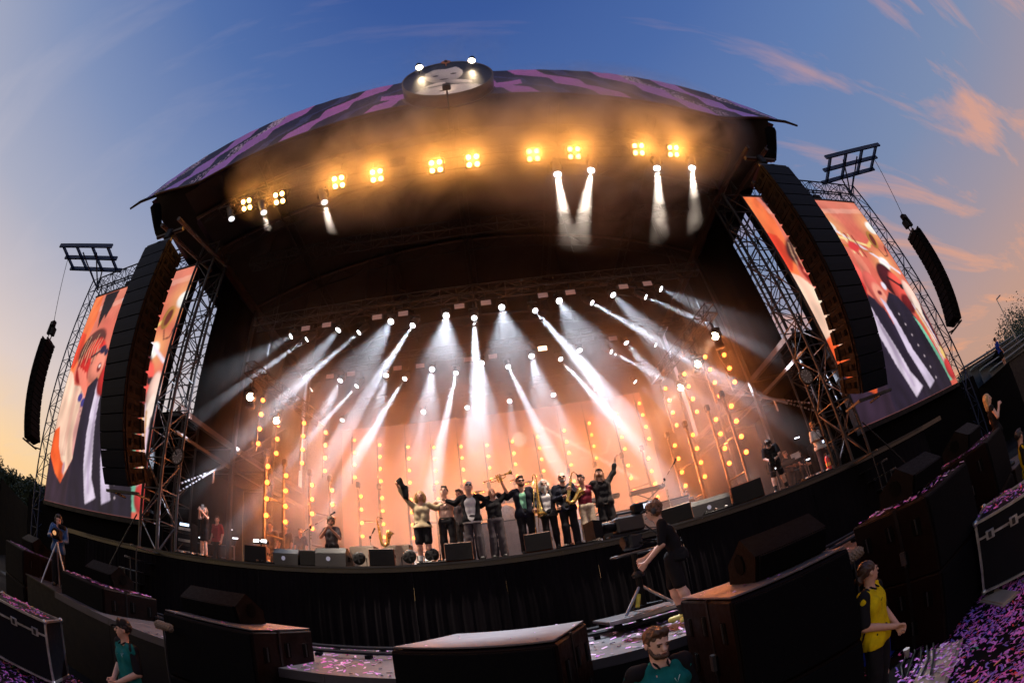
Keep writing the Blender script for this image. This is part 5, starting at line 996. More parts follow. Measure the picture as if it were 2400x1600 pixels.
# confetti
def confetti(name, label, n, pos, cols, size=.035):
    V, F, ci = [], [], []; 
    for i in range(n):
        p = Vector(pos()); a = random.random()*6.28; l, w = size*random.uniform(.6, 1.3), size*random.uniform(.25, .45); e1 = Vector((math.cos(a), math.sin(a), random.uniform(-.3, .3)))*l; e2 = Vector((-math.sin(a), math.cos(a), random.uniform(-.5, .5)))*w; z = Vector((0, 0, abs(e1.z)+abs(e2.z)+.004))
        o = len(V); V += [p-e1-e2+z, p+e1-e2+z, p+e1+e2+z, p-e1+e2+z]; F.append((o, o+1, o+2, o+3)); ci.append(random.choices(range(len(cols)), [c[1] for c in cols])[0])
    me = bpy.data.meshes.new(name); me.from_pydata(V, [], F); me.update()
    for c in cols: me.materials.append(c[0])
    me.polygons.foreach_set('material_index', ci); o = link(name, me); return tag(o, label, 'confetti', kind='stuff')
CFT = [(mat('confetti_lilac', (.58, .20, .70), .6, var=.2), 6), (mat('confetti_pink', (.72, .14, .55), .6, var=.2), 4), (mat('confetti_violet', (.22, .14, .60), .6, var=.2), 3), (mat('confetti_red', (.6, .04, .06), .6), .5), (mat('confetti_green', (.05, .4, .15), .6), .2), (mat('confetti_gold', (.6, .35, .04), .6), .3)]
def gp():
    while 1:
        x, y = random.uniform(2.6, 9.5), random.uniform(.3, 6)
        d = (x-3.2)*.75-(y-2.9)*.85
        c_ = .5+.5*math.sin(x*3.1+2*math.sin(y*2.3))*math.sin(y*2.7+1.5*math.sin(x*1.9))
        if random.random() < (.25+.75*c_)/(1+math.exp(-(d-.3)*3)): return (x, y, 0)
confetti('floor_confetti', 'pink and lilac confetti covering the pit floor on the right', 15000, gp, CFT, .03)
confetti('floor_confetti', 'pink and lilac confetti on the pit floor at the left', 3000, lambda: (random.uniform(-9.5, -4.9), random.uniform(1.5, 4.4), 0), CFT, .03)
CW = [(mat('confetti_pale', (.62, .42, .66), .6), 4), (MATS['confetti_lilac'], 3), (MATS['confetti_pink'], 1.5)]
confetti('platform_confetti', 'pale confetti scattered on the dolly platform', 1500, lambda: (random.uniform(-5, 5.5), random.uniform(4.8, 7.8), PZ), CW, .035)
def on_stack(c, w, d, yw, n, lab):
    m_ = Matrix.Rotation(R(yw), 3, 'Z')
    def f(): q = m_ @ Vector((random.uniform(-.48, .48)*w, random.uniform(-.48, .48)*d, 0)); return (c[0]+q.x, c[1]+q.y, 1.85)
    confetti('stack_confetti', lab, n, f, CW, .03)
on_stack((-.01, 4.2), 1.42, 1.3, -17.5, 60, 'few confetti flakes on the central speaker stack'); on_stack((-3.38, 5.05), 1.58, 1.35, -4, 200, 'confetti on the stack left of centre'); on_stack((2.36, 3.72), 1.2, 1.3, -3, 150, 'confetti on the stack right of centre'); on_stack((5.0, 3.85), 1.45, 1.2, 8, 220, 'confetti on the stack behind the woman in yellow'); on_stack((7.6, 4.3), 1.45, 1.2, 12, 220, 'confetti on the farthest right stack'); on_stack((-7.3, 5.75), 1.75, 1.4, -2, 420, 'confetti on the second stack from the left'); on_stack((-11.7, 6.1), 1.9, 1.4, -6, 420, 'confetti on the leftmost stack')
pb_ = atZ(2150, 1530, .05); confetti('board_confetti', 'confetti strewn over the pale board', 220, lambda: (pb_.x+random.uniform(-.5, .5), pb_.y+random.uniform(-.35, .35), .04), CW, .03); confetti('case_confetti', 'confetti on the right flight case', 160, lambda: (5.95+random.uniform(-.35, .35), 2.75+random.uniform(-.5, .5), 1.09), CFT, .03); confetti('case_confetti', 'confetti on the left flight case', 160, lambda: (-6.9+random.uniform(-.5, .5), 3.35+random.uniform(-.35, .35), 1.09), CFT, .03)
for c, w, d, yw, lab in (((-.01, 4.2), 1.42, 1.3, -17.5, 'central stack'), ((2.36, 3.72), 1.2, 1.3, -3, 'stack right of centre'), ((-3.38, 5.05), 1.58, 1.35, -4, 'stack left of centre')):
    tag(MB().obox((c[0], c[1], 1.862), (w-.04, d-.04, .018), Matrix.Rotation(R(yw), 3, 'Z'), bev=.004).build('top_mat', mat('grey_top', (.085, .072, .08), .6, var=.25, scale=4)), 'grey mat on top of the %s' % lab, 'mat', 'mats on the stacks')
# right platform block and bleachers
tag(MB().box((24.2, 9.2, 0), (29.0, 12.5, 3.40)).box((24.1, 9.1, 3.405), (29.1, 12.6, 3.43)).build('black_platform_block', BLK), 'big black block under the man in the blue shirt', 'platform')
bl_ = thing('bleachers', 'blue grey metal bleachers at the far right', 'bleachers', (31, 8.5, 0), R(-10))
for k in range(7): MB().obox((0, k*.8, 2.6+k*.45), (9, .5, .07)).build('bench', mat('bleacher_metal', (.14, .22, .32), .35, .6), bl_); MB().obox((0, k*.8+.3, 1.3+k*.22), (9, .05, 2.5+k*.45)).build('riser', mat('bleacher_riser', (.05, .08, .12), .5), bl_)
t = thing('lamp_post', 'thin pale lamp post before the trees at the far right', 'lamp post', (40, 13.5, 0)); MB().tube((0, 0, 0), (0, 0, 9), .1, .05).build('pole', ALU, t); MB().obox((0, -.3, 9), (.2, .6, .1), bev=.03).build('lamp_head', ALU, t)
# ------------------------------------------------------------------ trees
LEAF = mat('tree_leaf', (.035, .055, .02), .6, var=.5, scale=1.5); BARK = mat('tree_bark', (.06, .045, .03), .8, bump=.4)
def tree(label, loc, h, rx, seed, n=2600):
    rg = random.Random(seed); t = thing('tree', label, 'tree', loc, group='trees beyond the field'); b = MB(); b.path([(0, 0, 0), (.1, .05, h*.3), (-.05, 0, h*.55), (.05, .1, h*.85)], [.05*h*.6, .04*h*.6, .025*h*.6, .006*h], 8)
    tips = []
    for k in range(9): a = rg.random()*6.28; z = h*rg.uniform(.28, .7); q = Vector((math.cos(a)*rx*.7, math.sin(a)*rx*.7, z+h*rg.uniform(.08, .2))); b.path([(0, 0, z), (q.x*.5, q.y*.5, z+h*.06), tuple(q)], [.02*h*.5, .012*h*.5, .004*h]); tips.append(q)
    b.build('trunk', BARK, t, True); cl = [(q, rx*rg.uniform(.35, .55)) for q in tips]+[(Vector((rg.gauss(0, .35)*rx, rg.gauss(0, .35)*rx, h*rg.uniform(.55, .98))), rx*rg.uniform(.25, .45)) for _ in range(12)]
    V, F = [], []
    for i in range(n):
        c, r = rg.choice(cl); d = Vector((rg.gauss(0, 1), rg.gauss(0, 1), rg.gauss(0, .8))).normalized()*r*rg.random()**.4; p = c+d; s = rg.uniform(.12, .3)*h/12; u = Vector((rg.gauss(0, 1), rg.gauss(0, 1), rg.gauss(0, 1))).normalized(); w = u.orthogonal().normalized(); o = len(V); V += [p-u*s, p+w*s*.6, p+u*s, p-w*s*.6]; F.append((o, o+1, o+2, o+3))
    me = bpy.data.meshes.new('crown'); me.from_pydata(V, [], F); me.update(); link('crown', me, LEAF, t); return t
for i, (px, top, d, rx) in enumerate(((2, 1068, 62, 4.2), (32, 1095, 66, 3.4), (58, 1082, 64, 2.8), (84, 1108, 66, 3.0), (108, 1120, 70, 3.0))):
    r_ = ray(px, top); hh = math.hypot(r_.x, r_.y); x, y, z = CAMP.x+d*r_.x/hh, d*r_.y/hh, CAMP.z+d*r_.z/hh; tree('%s tree from the left beyond the dark hoarding' % ORD[i], (x, y, 0), z, rx, 20+i, 6000)
for i, (px, top, d, rx) in enumerate(((2350, 722, 48, 5.5), (2318, 770, 55, 4.2), (2285, 800, 60, 3.4), (2262, 830, 66, 3.0), (2215, 850, 66, 2.6))):
    r_ = ray(px, top); hh = math.hypot(r_.x, r_.y); x, y, z = CAMP.x+d*r_.x/hh, d*r_.y/hh, CAMP.z+d*r_.z/hh; tree('%s tree from the right edge behind the bleachers' % ORD[i], (x, y, 0), z, rx, 40+i, 9000)
# ================================================================== PEOPLE
def sp(hd, ft, Y): a, b = atY(*hd, Y), atY(*ft, Y); return ((a.x+b.x)/2, Y, STZ), a.z-STZ
K = cloth('black_cotton', (.012, .011, .013)); KG = cloth('charcoal_wool', (.055, .045, .05)); BEI = cloth('beige_linen', (.46, .36, .22)); WHT_ = cloth('white_cotton', (.66, .62, .6)); MAR = cloth('maroon_silk', (.16, .015, .03), .5); CHK = cloth('cream_check', (.52, .40, .30), var=.4); GRN = cloth('mint_shirt', (.22, .5, .33)); STR = cloth('striped_jacket', (.05, .045, .045), var=.9)
GRY = (.45, .43, .42); BRN = (.05, .025, .012)
hug = dict(elL=(-.19, .035, .745), wrL=(-.30, .05, .80), elR=(.19, .035, .745), wrR=(.30, .05, .80), curlL=.5, curlR=.5)
def pose(**k): d = dict(hug); d.update(k); return d
L, h1 = sp((967, 1125), (975, 1293), 10.2)
person('blond man in beige shirt and black shorts swinging a dark cloth', L, 0, h1, 1, pose(elL=(-.20, -.02, .92), wrL=(-.275, -.05, 1.06), curlL=.9), 'wild', (.45, .26, .08), (BEI, 1.7, .49, .06), (K, .88, .05), None, (.5, .48, .45), sock=(.6, .6, .6), build=.97, head=(.1, .1, 0))
hx = Vector(L)+Vector((-.275*h1, -.05*h1, 1.10*h1)); 
c_ = mesh_vq('waved_cloth', *surf([('cap', (0, 0, .02), (.06, -.02, .04), .05, .06, .03), ('cap', (.06, -.02, .04), (.16, -.03, -.1), .06, .075, .05), ('cap', (.16, -.03, -.1), (.20, -.02, -.33), .075, .05, .05), ('cap', (.20, -.02, -.33), (.24, 0, -.48), .04, .02, .03)], .014, wr(.02, 18, 5)), K); c_.location = hx; tag(c_, 'black cloth held high by the blond man', 'cloth')
L, h2 = sp((1017, 1115), (1035, 1268), 10.35)
person('shirtless tattooed man in black jeans with arms round his neighbours', L, 0, h2, 2, pose(), 'short', BRN, None, (K, 1.95, .012), None, (.02, .02, .02), head=(0, -.32, .1))
tt = bpy.data.objects[[o.name for o in bpy.data.objects if o.get('label', '').startswith('shirtless')][0]]; TAT = mat('tattoo_ink', (.05, .035, .04), .6)
for i in range(22):
    a = random.uniform(-.075, .075); z = random.uniform(.66, .785); yy = -.060*h2-.004+.6*abs(a)**2*h2*6
    MB().obox((a*h2, yy-.003, z*h2), (random.uniform(.015, .05), .006, random.uniform(.008, .02)), Matrix.Rotation(random.uniform(-1, 1), 3, 'Y')).build('tattoo', TAT, tt)
L, h = sp((1078, 1105), (1092, 1285), 10.05)
person('man in white shirt and open black jacket tilting his head back', L, 0, h, 2, pose(), 'short', GRY, (WHT_, .3, .46, .05), (KG, 1.97, .035), (K, 1.8, .48, .10), head=(.15, -.5, .12), glasses=True, cap=None)
L, h = sp((1058, 1122), (1066, 1270), 11.0)
person('dark haired man half hidden behind the white shirted man', L, 0, h, 1, pose(elR=(.14, .02, .63), wrR=(.15, 0, .5)), 'short', BRN, (KG, .9, .5, .03), (K, 1.95, .02), None, beard='short', vox=.02, head=(-.4, 0, 0))
L, h = sp((1132, 1118), (1145, 1280), 10.1)
person('bald smiling man in black t-shirt lifting a trumpet', L, 0, h, 1, pose(elR=(.20, 0, .90), wrR=(.14, -.04, 1.08), curlR=.75), None, BRN, (K, .85, .56, .03), (KG, 1.96, .03), None, head=(.05, 0, -.05))
tr = thing('trumpet', 'brass trumpet held up by the bald man', 'trumpet', Vector(L)+Vector((.14*h, -.055*h, 1.125*h)), 0); tr.rotation_euler = (R(0), R(-16), R(8))
MB().path([(-.36, 0, 0), (-.2, 0, 0), (.1, 0, 0), (.2, 0, .0), (.26, 0, .0), (.29, 0, 0)], [.008, .009, .012, .022, .045, .075], 12).build('bell_tube', GOLD, tr, True); MB().path([(-.2, 0, -.07), (.08, 0, -.07), (.13, 0, -.05), (.13, 0, -.02), (.08, 0, 0)], .009).path([(-.2, 0, -.07), (-.25, 0, -.05), (-.25, 0, -.02), (-.2, 0, 0)], .009).build('tuning_slide', GOLD, tr, True)
for k in range(3): MB().tube((-.08+k*.045, 0, -.13), (-.08+k*.045, 0, .06), .016, n=8).build('valve', GOLD, tr)
MB().lathe([(.012, 0), (.02, .05)], 10, Matrix.Translation((-.36, 0, 0)) @ Matrix.Rotation(R(-90), 4, 'Y')).build('mouthpiece', GOLD, tr)
L, h = sp((1202, 1090), (1210, 1275), 10.1)
person('man in dark suit and mint shirt with sunglasses holding a trombone', L, 0, h, 1, pose(elR=(.15, .02, .63), wrR=(.13, -.10, .53), curlR=.9), 'short', BRN, (GRN, .3, .5, .07), (K, 1.96, .02), (cloth('navy_suit', (.012, .012, .02)), 1.88, .44, .05), beard='short', glasses=True, head=(.25, .05, 0))
tb = thing('trombone', 'golden trombone held upright before the suited man', 'trombone', Vector(L)+Vector((.135*h, -.14*h, .56*h)), R(20)); tb.rotation_euler = (R(4), R(4), R(25))
MB().path([(-.04, 0, .62), (-.04, 0, -.9)], .009).path([(.04, 0, .62), (.04, 0, -.9)], .009).build('slide', GOLD, tb, True); MB().path([(-.04, 0, .62), (-.045, 0, .70), (0, 0, .74), (.045, 0, .70), (.05, 0, .6), (.08, -.02, .1), (.10, -.03, -.12), (.13, -.05, -.24)], [.01, .011, .012, .013, .014, .022, .05, .12], 12).build('bell', GOLD, tb, True); MB().tube((-.04, 0, .42), (.06, 0, .42), .008).build('brace', GOLD, tb); MB().tube((-.04, 0, .2), (.06, 0, .2), .008).build('brace', GOLD, tb); MB().tube((-.04, 0, -.9), (.04, 0, -.9), .011).build('slide_bow', GOLD, tb); MB().lathe([(.012, 0), (.02, .05)], 10, Matrix.Translation((-.04, -.01, .62))).build('mouthpiece', GOLD, tb)
L, h = sp((1250, 1098), (1268, 1258), 10.15)
person('old man with long white hair and beard in sunglasses', L, 0, h, 2, dict(elL=(-.15, .02, .63), wrL=(-.13, -.08, .52), elR=(.155, 0, .64), wrR=(.15, -.12, .56), curlR=.8), 'wild', (.62, .58, .52), (WHT_, .3, .5, .05), (K, 1.96, .0), (STR, 1.85, .46, .075), beard='long', glasses=True, head=(.05, .05, 0))
L, h = sp((1287, 1083), (1318, 1252), 10.1)
person('bald man with grey beard and sunglasses playing the saxophone', L, 0, h, 1, dict(elL=(-.15, -.01, .64), wrL=(-.03, -.14, .64), elR=(.15, -.01, .65), wrR=(.06, -.15, .70), curlL=.8, curlR=.8), None, (.28, .26, .25), (K, .3, .5, .03), (K, 1.96, .02), (cloth('navy_jacket', (.013, .014, .024)), 1.85, .47, .05), beard='short', glasses=True)
saxophone('saxophone', 'golden saxophone in the hands of the bald bearded man', Vector(L)+Vector((.03*h, -.19*h, .60*h)), (R(-8), R(28), R(5)))
L, h = sp((1340, 1087), (1352, 1240), 10.2)
person('smiling man in maroon shirt and cream checked trousers', L, 0, h, 1, pose(elL=(-.18, .02, .72), wrL=(-.24, -.02, .82)), 'short', (.015, .01, .01), (MAR, 1.0, .56, .10), (CHK, 1.96, .03), None, (.03, .02, .02), head=(-.6, .05, 0))
L, h = sp((1378, 1073), (1400, 1236), 10.2)
person('long haired man in cap and black jacket raising one hand', L, 0, h, 2, pose(elR=(.20, 0, .90), wrR=(.245, -.02, 1.06), curlR=.55), 'long', (.16, .06, .025), (K, .3, .5, .05), (K, 1.96, .045), (cloth('black_denim', (.02, .017, .018)), 1.55, .47, .08), beard='short', cap=(.015, .015, .015), head=(-.2, -.3, .15), build=.98)
L = (sx(762, 1250, 10.9), 10.9, STZ-.28)
person('curly haired man in glasses raising a cup to his mouth', L, 0, 1.74, 1, dict(elL=(-.16, -.05, .66), wrL=(.0, -.15, .79), elR=(.16, -.05, .64), wrR=(.06, -.16, .77), curlL=.8, curlR=.8), 'curly', BRN, (KG, .9, .5, .03), (K, 1.95, .02), None, beard='short', head=(.35, .15, 0))
L, h = sp((470, 1162), (470, 1282), 11.3)
person('woman in black top filming with a phone on the left stage side', L, R(-15), h, 2, dict(elL=(.02, -.14, .75), wrL=(.10, -.20, .87), elR=(.17, -.06, .76), wrR=(.14, -.2, .87), curlL=.7, curlR=.7), 'long', (.12, .06, .03), (K, .08, .5, .06), (K, .55, .02), None, (.4, .38, .36), head=(.6, -.1, 0), build=.86)
ph = thing('smartphone', 'phone held up by the woman on the left stage side', 'phone', Vector(L)+Vector((.13*h, -.235*h, .93*h)), R(30)); MB().obox((0, 0, 0), (.08, .012, .16), bev=.004).build('phone_body', mat('phone_white', (.6, .58, .58), .3), ph); MB().obox((0, .007, 0), (.07, .004, .145)).build('phone_display', mat('phone_display', (.3, .3, .3), var=0, emit=(.8, .6, .5), estr=1), ph)
L, h = sp((497, 1205), (500, 1285), 12.4)
person('man in dark red polo shirt behind the woman with the phone', L, 0, 1.72, 1, None, 'short', BRN, (cloth('red_polo', (.22, .015, .02)), .9, .46, .03), (K, 1.95, .02), None, vox=.02, head=(.4, 0, 0))
for i, (x, y, Y, lab) in enumerate(((622, 1205, 13.5, 'stagehand in the dark behind the left floor lamps'), (655, 1215, 13.9, 'second stagehand beside the left bulb frames'), (1582, 1150, 14.5, 'crouching stagehand in the haze on the right'), (690, 1225, 14.2, 'stagehand low behind the left wedge monitor'))):
    p = atY(x, y, Y); person(lab, (p.x, Y, STZ-.0), 0, min(1.8, max(1.45, p.z-STZ+.2)), 1, None, 'short', BRN, (KG, .9, .46, .03), (K, 1.95, .02), None, vox=.024, eyes=False)
# right side of the stage
L, h = sp((1760, 1000), (1795, 1128), 10.5)
person('camera operator in black shorts bending over his rig', L, R(-35), 1.74, 2, dict(pel=(0, .06, .53), chest=(0, -.06, .69), neck=(0, -.13, .76), head=(0, -.19, .795), shL=(-.104, -.10, .745), shR=(.104, -.10, .745), elL=(-.13, -.14, .60), elR=(.13, -.15, .60), wrL=(-.06, -.22, .53), wrR=(.06, -.23, .53), curlL=.8, curlR=.8, knL=(-.08, .0, .285), knR=(.07, .04, .29), anL=(-.10, -.04, .045), anR=(.10, .10, .045), toeL=(-.115, -.13, .018), toeR=(.115, .0, .018)), 'short', BRN, (K, .9, .5, .03), (K, .9, .03), None, (.03, .03, .03), head=(0, .75, 0), phones=True, cap=(.03, .03, .03), sock=(.03, .03, .03))
rg_ = thing('handheld_camera', 'small camera rig carried by the bending operator', 'camera', Vector(L)+Vector((-.30, -.36, .86)), R(-35)); MB().obox((0, 0, 0), (.16, .3, .16), bev=.02).build('camera_body', PANEL, rg_); MB().tube((0, -.15, 0), (0, -.32, 0), .06, .07, 12).build('lens_barrel', BLK, rg_); MB().path([(-.2, .1, -.02), (-.22, .12, -.25), (.22, .12, -.25), (.2, .1, -.02)], .016).build('gimbal_frame', DSTEEL, rg_); MB().obox((.13, .05, .16), (.16, .03, .11), bev=.01).build('monitor', BLK, rg_); MB().tube((0, .05, -.08), (0, .05, -.34), .02).build('grip', BLK, rg_)
L, h = sp((1873, 975), (1893, 1090), 10.9)
person('photographer in white t-shirt and tan cap at the right tower', L, R(10), 1.8, 3, dict(wrL=(-.03, -.13, .62), wrR=(.04, -.13, .62), elL=(-.15, 0, .64), elR=(.15, 0, .64), curlL=.8, curlR=.8), 'short', (.01, .01, .01), (WHT_, .95, .47, .03), (cloth('brown_trouser', (.06, .04, .04)), 1.97, .04), None, cap=(.32, .18, .09), head=(-.2, .35, 0), beard='short')
cm_ = thing('photo_camera', 'black photo camera in the hands of the photographer', 'camera', Vector(L)+Vector((0, -.27, 1.13)), R(10)); MB().obox((0, 0, 0), (.14, .07, .10), bev=.012).build('camera_body', BLK, cm_); MB().tube((0, -.03, 0), (0, -.13, 0), .035, .04, 12).build('lens_barrel', BLK, cm_); MB().path([(-.07, .02, .04), (-.09, .1, .25), (-.05, .2, .36)], .008).path([(.07, .02, .04), (.09, .1, .25), (.05, .2, .36)], .008).build('neck_strap', BLK, cm_)
for i, (x, y, Y, lab, sk) in enumerate(((1800, 1035, 12.6, 'dark clad technician behind the bending camera operator', 1), (1832, 1035, 12.9, 'technician in sleeveless top at the mixing desk', 2))):
    p = atY(x, y, Y); person(lab, (p.x, Y, STZ), R(15), min(1.8, p.z-STZ), sk, dict(wrL=(-.08, -.2, .56), wrR=(.08, -.2, .56), elL=(-.14, -.05, .63), elR=(.14, -.05, .63)), 'short', BRN, (K if i == 0 else KG, .9 if i == 0 else .1, .46, .03), (K, 1.95, .02), None, vox=.02, head=(.3, .2, 0))
# ------------------------------------------------------------------ film camera on the dolly
DZ = PZ+.06; dl = thing('camera_dolly', 'flat black rail dolly carrying the big film camera', 'dolly', (1.95, 6.7, DZ), R(8))
MB().obox((0, 0, .14), (1.25, .85, .05), bev=.01).build('dolly_deck', DSTEEL, dl); MB().obox((0, -.43, .145), (1.27, .03, .06)).build('deck_edge', ALU, dl)
for a in (-.5, .5):
    for b in (-.35, .35): MB().lathe([(.06, -.03), (.06, .03)], 12, Matrix.Translation((a, b, .08)) @ Matrix.Rotation(R(90), 4, 'X')).build('wheel', BLK, dl)
fc = thing('film_camera', 'big broadcast film camera on a pedestal in front of the stage', 'camera', (2.02, 6.7, DZ+.17), R(14)); fc.scale = (1.1, 1.15, 1.0)
for k, a in enumerate((90, 210, 330)):
    q = Vector((math.cos(R(a))*.42, math.sin(R(a))*.30, .02)); MB().tube((0, 0, .42), q, .022).build('leg', ALU if k else DSTEEL, fc); MB().tube(q*.85+Vector((0, 0, .06)), Vector((0, 0, .10)), .014).build('spreader', DSTEEL, fc)
MB().tube((-.17, -.13, .09), (-.08, -.06, .28), .03).build('strut_sleeve', mat('yellow_tape', (.55, .48, .06), .5), fc)
MB().tube((0, 0, .1), (0, 0, .95), .045, n=10).build('column', BLK, fc); MB().lathe([(.08, 0), (.09, .05), (.05, .1)], 14, Matrix.Translation((0, 0, .55))).build('collar', DSTEEL, fc)
MB().lathe([(.30, .01), (.33, 0), (.34, .02), (.32, .035), (.30, .01)], 28, Matrix.Translation((0, 0, .92)), False).build('steering_ring', STEEL, fc, True); MB().obox((.12, .2, .93), (.5, .25, .02), bev=.008).build('tray', DSTEEL, fc)
MB().obox((0, 0, 1.12), (.2, .3, .22), bev=.03).tube((-.14, 0, 1.14), (.14, 0, 1.14), .09, n=14).build('pan_head', DSTEEL, fc); MB().tube((.1, -.05, 1.12), (.62, -.28, .98), .014).build('pan_handle', BLK, fc); MB().tube((-.1, -.05, 1.12), (.5, -.45, .93), .014).build('pan_handle', BLK, fc)
MB().obox((-.02, 0, 1.26), (.62, .16, .03), bev=.008).build('plate', DSTEEL, fc); MB().obox((.0, 0, 1.41), (.44, .2, .26), bev=.03).build('camera_body', mat('camera_shell', (.02, .015, .014), .45), fc)
MB().tube((-.22, 0, 1.41), (-.40, 0, 1.41), .075, .085, 16).tube((-.40, 0, 1.41), (-.46, 0, 1.41), .06, .06, 16).build('lens_barrel', BLK, fc, True); MB().prism([(-.14, -.12), (.14, -.12), (.14, .12), (-.14, .12)], -.46, -.60, lambda u, v, e: (e, u*(1+(-.46-e)*1.2), 1.41+v*(1+(-.46-e)*1.2))).build('lens_hood', BLK, fc)
MB().obox((.28, -.02, 1.63), (.36, .14, .17), bev=.02).build('viewfinder', BLK, fc); MB().obox((.30, -.094, 1.64), (.10, .008, .08)).build('viewfinder_display', mat('vf_display', (.3, .3, .3), var=0, emit=(.75, .8, .95), estr=1.2), fc)
MB().obox((.47, -.02, 1.63), (.06, .2, .2)).build('sun_hood', BLK, fc); MB().tube((-.15, 0, 1.6), (.2, 0, 1.6), .02).tube((-.15, 0, 1.52), (-.15, 0, 1.6), .016).tube((.2, 0, 1.52), (.2, 0, 1.6), .016).build('top_handle', DSTEEL, fc); MB().path([(.2, -.1, 1.35), (.35, -.2, 1.1), (.3, -.25, .9), (.15, -.1, .8)], .012).path([(.2, -.08, 1.3), (.42, -.12, 1.25), (.5, -.1, 1.4)], .01).build('camera_cable', CABLE, fc)
person('curly haired camera operator in black with headset behind the film camera', (2.32, 5.92, PZ), R(-108), 1.84, 2, dict(pel=(0, .06, .53), chest=(0, .0, .715), neck=(0, -.035, .82), head=(0, -.06, .905), shL=(-.104, -.015, .785), shR=(.104, -.015, .785), elL=(-.13, -.06, .63), elR=(.13, -.05, .63), wrL=(-.10, -.20, .56), wrR=(.10, -.19, .52), curlL=.85, curlR=.85, knL=(-.06, -.03, .285), knR=(.06, .02, .285), anR=(.07, .10, .05), toeR=(.08, .0, .018)), 'curly', (.13, .05, .018), (K, .95, .48, .03), (K, .92, .03), None, (.65, .6, .15), head=(0, .05, 0), phones=True, cap=(.012, .012, .012), sock=(.03, .03, .05), vox=.013)
ob = [o for o in bpy.data.objects if o.get('label', '').startswith('curly haired camera')][0]
for i, (z, w) in enumerate(((1.28, .09), (1.22, .07), (.98, .05))): MB().obox((.02-.03*i, .135, z), (w, .008, .05), Matrix.Rotation(.3*i, 3, 'Y')).build('shirt_print', mat('print_white', (.55, .53, .55)), ob)
# left camera operator in blue jacket
person('camera operator in blue rain jacket at the left behind the stacks', (-9.75, 5.9, 1.32), R(50), 1.78, 2, dict(chest=(0, -.03, .71), neck=(0, -.075, .81), head=(0, -.11, .885), elL=(-.14, -.08, .64), elR=(.14, -.08, .64), wrL=(-.08, -.22, .66), wrR=(.08, -.22, .62), curlL=.8, curlR=.8), 'short', (.02, .015, .015), (cloth('blue_rain', (.03, .09, .24), .4), 1.85, .45, .03), (K, 1.95, .02), None, head=(0, .3, 0), phones=True)
tc_ = thing('tripod_camera', 'camera with orange glint in its lens on a tripod at the left', 'camera', (-9.15, 5.5, 1.32), R(50))
MB().obox((0, 0, 1.22), (.22, .42, .24), bev=.03).build('camera_body', PANEL, tc_); MB().tube((0, -.2, 1.22), (0, -.48, 1.22), .07, .09, 14).build('lens_barrel', BLK, tc_); MB().lathe([(.05, 0), (.045, .01)], 14, Matrix.Translation((0, -.48, 1.22)) @ Matrix.Rotation(R(90), 4, 'X')).build('lens_glass', mat('lens_amber_glint', (.5, .25, .1), .1, var=0, emit=(1, .5, .2), estr=.6), tc_); MB().obox((.1, .1, 1.42), (.2, .2, .1), bev=.02).build('viewfinder', BLK, tc_)  # amber glint put into the lens glass as emission; no lamp inside
for a in (90, 210, 330): MB().tube((0, 0, 1.05), (math.cos(R(a))*.45, math.sin(R(a))*.45, .02), .022).build('leg', ALU, tc_)
tag(MB().box((-12.5, 5.0, 0), (-8.6, 6.9, 1.30)).box((-12.55, 4.95, 1.3), (-8.55, 6.95, 1.32)).build('operator_platform', BLK), 'dark platform under the left camera operator', 'platform') if False else None
for nm_, (x0, x1, y0, y1, z) in {'dark platform under the left camera operator': (-10.4, -8.6, 5.2, 6.8, 1.32), 'dark platform under the blonde woman': (8.9, 10.4, 4.0, 5.4, .9)}.items():
    t = thing('operator_platform', nm_, 'platform', ((x0+x1)/2, (y0+y1)/2, 0), group='small platforms'); MB().box((x0-(x0+x1)/2, y0-(y0+y1)/2, 0), (x1-(x0+x1)/2, y1-(y0+y1)/2, z-.03)).build('platform_box', BLK, t); MB().box((x0-(x0+x1)/2-.03, y0-(y0+y1)/2-.03, z-.03), (x1-(x0+x1)/2+.03, y1-(y0+y1)/2+.03, z)).build('platform_top', DSTEEL, t)
# guards
TEAL = cloth('teal_polo', (.008, .12, .115)); YEL = cloth('yellow_polo', (.60, .42, .006)); 
g1 = person('young guard in teal polo shirt and black cap at the lower left', (-4.05, 3.52, 0), R(-10), 1.70, 0, dict(elL=(-.14, 0, .635), elR=(.14, .0, .635), wrL=(-.035, -.13, .535), wrR=(.03, -.135, .525), curlL=.6, curlR=.6), 'short', (.02, .012, .01), (TEAL, .1, .46, .028), (K, 1.95, .02), None, cap=(.012, .012, .014), head=(-.55, .05, 0), vox=.011, build=.95, sleeve=(K, .88))
g2 = person('bearded guard in teal polo shirt in the lower centre right', (1.18, 3.30, 0), R(4), 1.83, 2, dict(wrL=(-.17, .06, .52), elL=(-.17, .06, .64), wrR=(.15, .05, .5)), 'short', (.07, .035, .02), (TEAL, .1, .46, .028), (K, 1.95, .02), None, beard='short', head=(.15, .22, .04), vox=.010, build=1.0, sleeve=(K, .88))
g3 = person('woman guard in yellow and black polo shirt at the right', (3.19, 3.14, 0), R(22), 1.64, 0, dict(elL=(-.145, 0, .63), elR=(.145, .0, .63), wrL=(.0, -.13, .535), wrR=(.05, -.13, .51), curlL=.6, curlR=.6), 'bun', (.05, .022, .012), (YEL, .1, .46, .03), (K, 1.95, .005), None, head=(.95, -.06, 0), vox=.011, build=1.0, sleeve=(K, .9))
g4 = person('second guard in yellow polo shirt at the right edge', (8.15, 3.37, 0), R(30), 1.62, 0, dict(wrL=(-.03, -.13, .55), wrR=(.03, -.13, .54)), 'short', (.02, .012, .01), (YEL, .1, .46, .03), (K, 1.95, .005), None, head=(.8, 0, 0), vox=.014, sleeve=(K, .9))
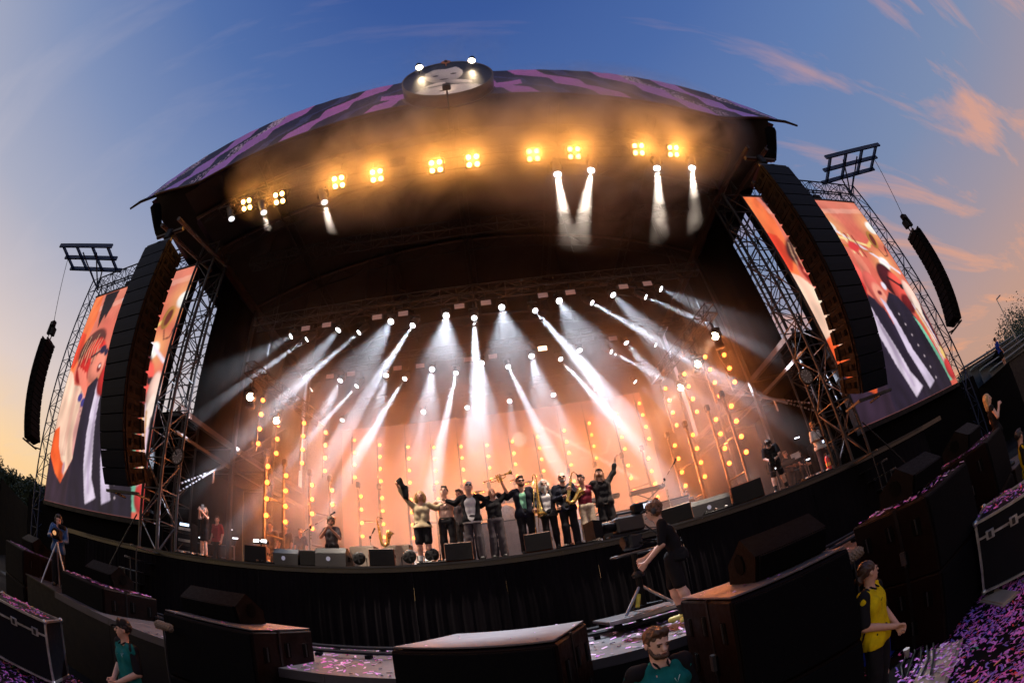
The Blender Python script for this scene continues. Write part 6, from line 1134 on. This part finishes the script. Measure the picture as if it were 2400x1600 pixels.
# black sleeves, collars and chest marks of the polos
def yoke(root, h, sl=.62, m=K, mk=None, B=1.0, el=(.142, 0, .633)):
    pr = [('cap', (s*.100*h, .004*h, .797*h), (s*(.104+(el[0]-.104)*.88)*h, (.004+(el[1]-.004)*.88)*h, (.795+(el[2]-.795)*.88)*h), .0315*h*B+.024, .0275*h*B+.024, 0) for s in (-1, 1)]
    mesh_vq('collar', *surf([('cap', (-.028*h, -.012*h, .828*h), (-.02*h, -.05*h, .805*h), .012, .009, .01), ('cap', (.028*h, -.012*h, .828*h), (.02*h, -.05*h, .805*h), .012, .009, .01), ('cap', (-.03*h, .02*h, .835*h), (.03*h, .02*h, .835*h), .014, .014, .01)], .008), m, root)
yoke(g1, 1.70, B=.95); yoke(g2, 1.83, el=(.15, .04, .636)); yoke(g3, 1.64, B=1.04)
TX = mat('polo_print', (.5, .68, .68), .6)
def stitch(root, h, x, z, pts, y=-.062, m=TX, r=.0035): MB().path([(x+u, y*h-.017+.4*abs(x+u)*.4, z*h+v) for u, v in pts], r, 5).build('polo_mark', m, root)
for rt, h in ((g1, 1.70), (g2, 1.83)):
    stitch(rt, h, .075, .735, [(-.02, .02), (-.005, -.025), (.025, .035)]); stitch(rt, h, -.095, .725, [(0, 0), (.05, .004)], r=.002)
def text(parent, s, size, loc, rot, m):
    cu = bpy.data.curves.new('lettering', 'FONT'); cu.body = s; cu.size = size; cu.extrude = .001; cu.align_x = 'CENTER'; o = bpy.data.objects.new('lettering', cu); COL.objects.link(o); dg = bpy.context.evaluated_depsgraph_get(); me = bpy.data.meshes.new_from_object(o.evaluated_get(dg)); bpy.data.objects.remove(o); q = link('lettering', me, m, parent); q.location = loc; q.rotation_euler = rot; return q
text(g2, 'TSC', .034, (-.075, -.148, 1.83*.722), (R(84), 0, R(-8)), mat('polo_print', (0, 0, 0)))
stitch(g3, 1.64, -.06, .735, [(0, 0), (.03, -.012), (.06, .004)], m=K); stitch(g3, 1.64, .06, .745, [(0, 0), (.035, .006)], m=K)
person('blonde woman holding a cup behind the right wedge speaker', (9.5, 4.45, .9), R(40), 1.66, 2, dict(elL=(-.15, -.03, .65), wrL=(-.06, -.13, .76), curlL=.8), 'long', (.45, .30, .14), (K, .12, .46, .05), (K, 1.95, .02), None, head=(-.5, .1, 0), vox=.016)
person('man in blue shirt and dark shorts standing high on the black block', (25.97, 10.15, 3.43), R(50), 1.75, 1, None, 'short', (.02, .015, .012), (cloth('blue_shirt', (.02, .045, .30)), .9, .47, .03), (K, .9, .03), None, (.02, .02, .02), cap=(.03, .03, .05), vox=.03, eyes=False)
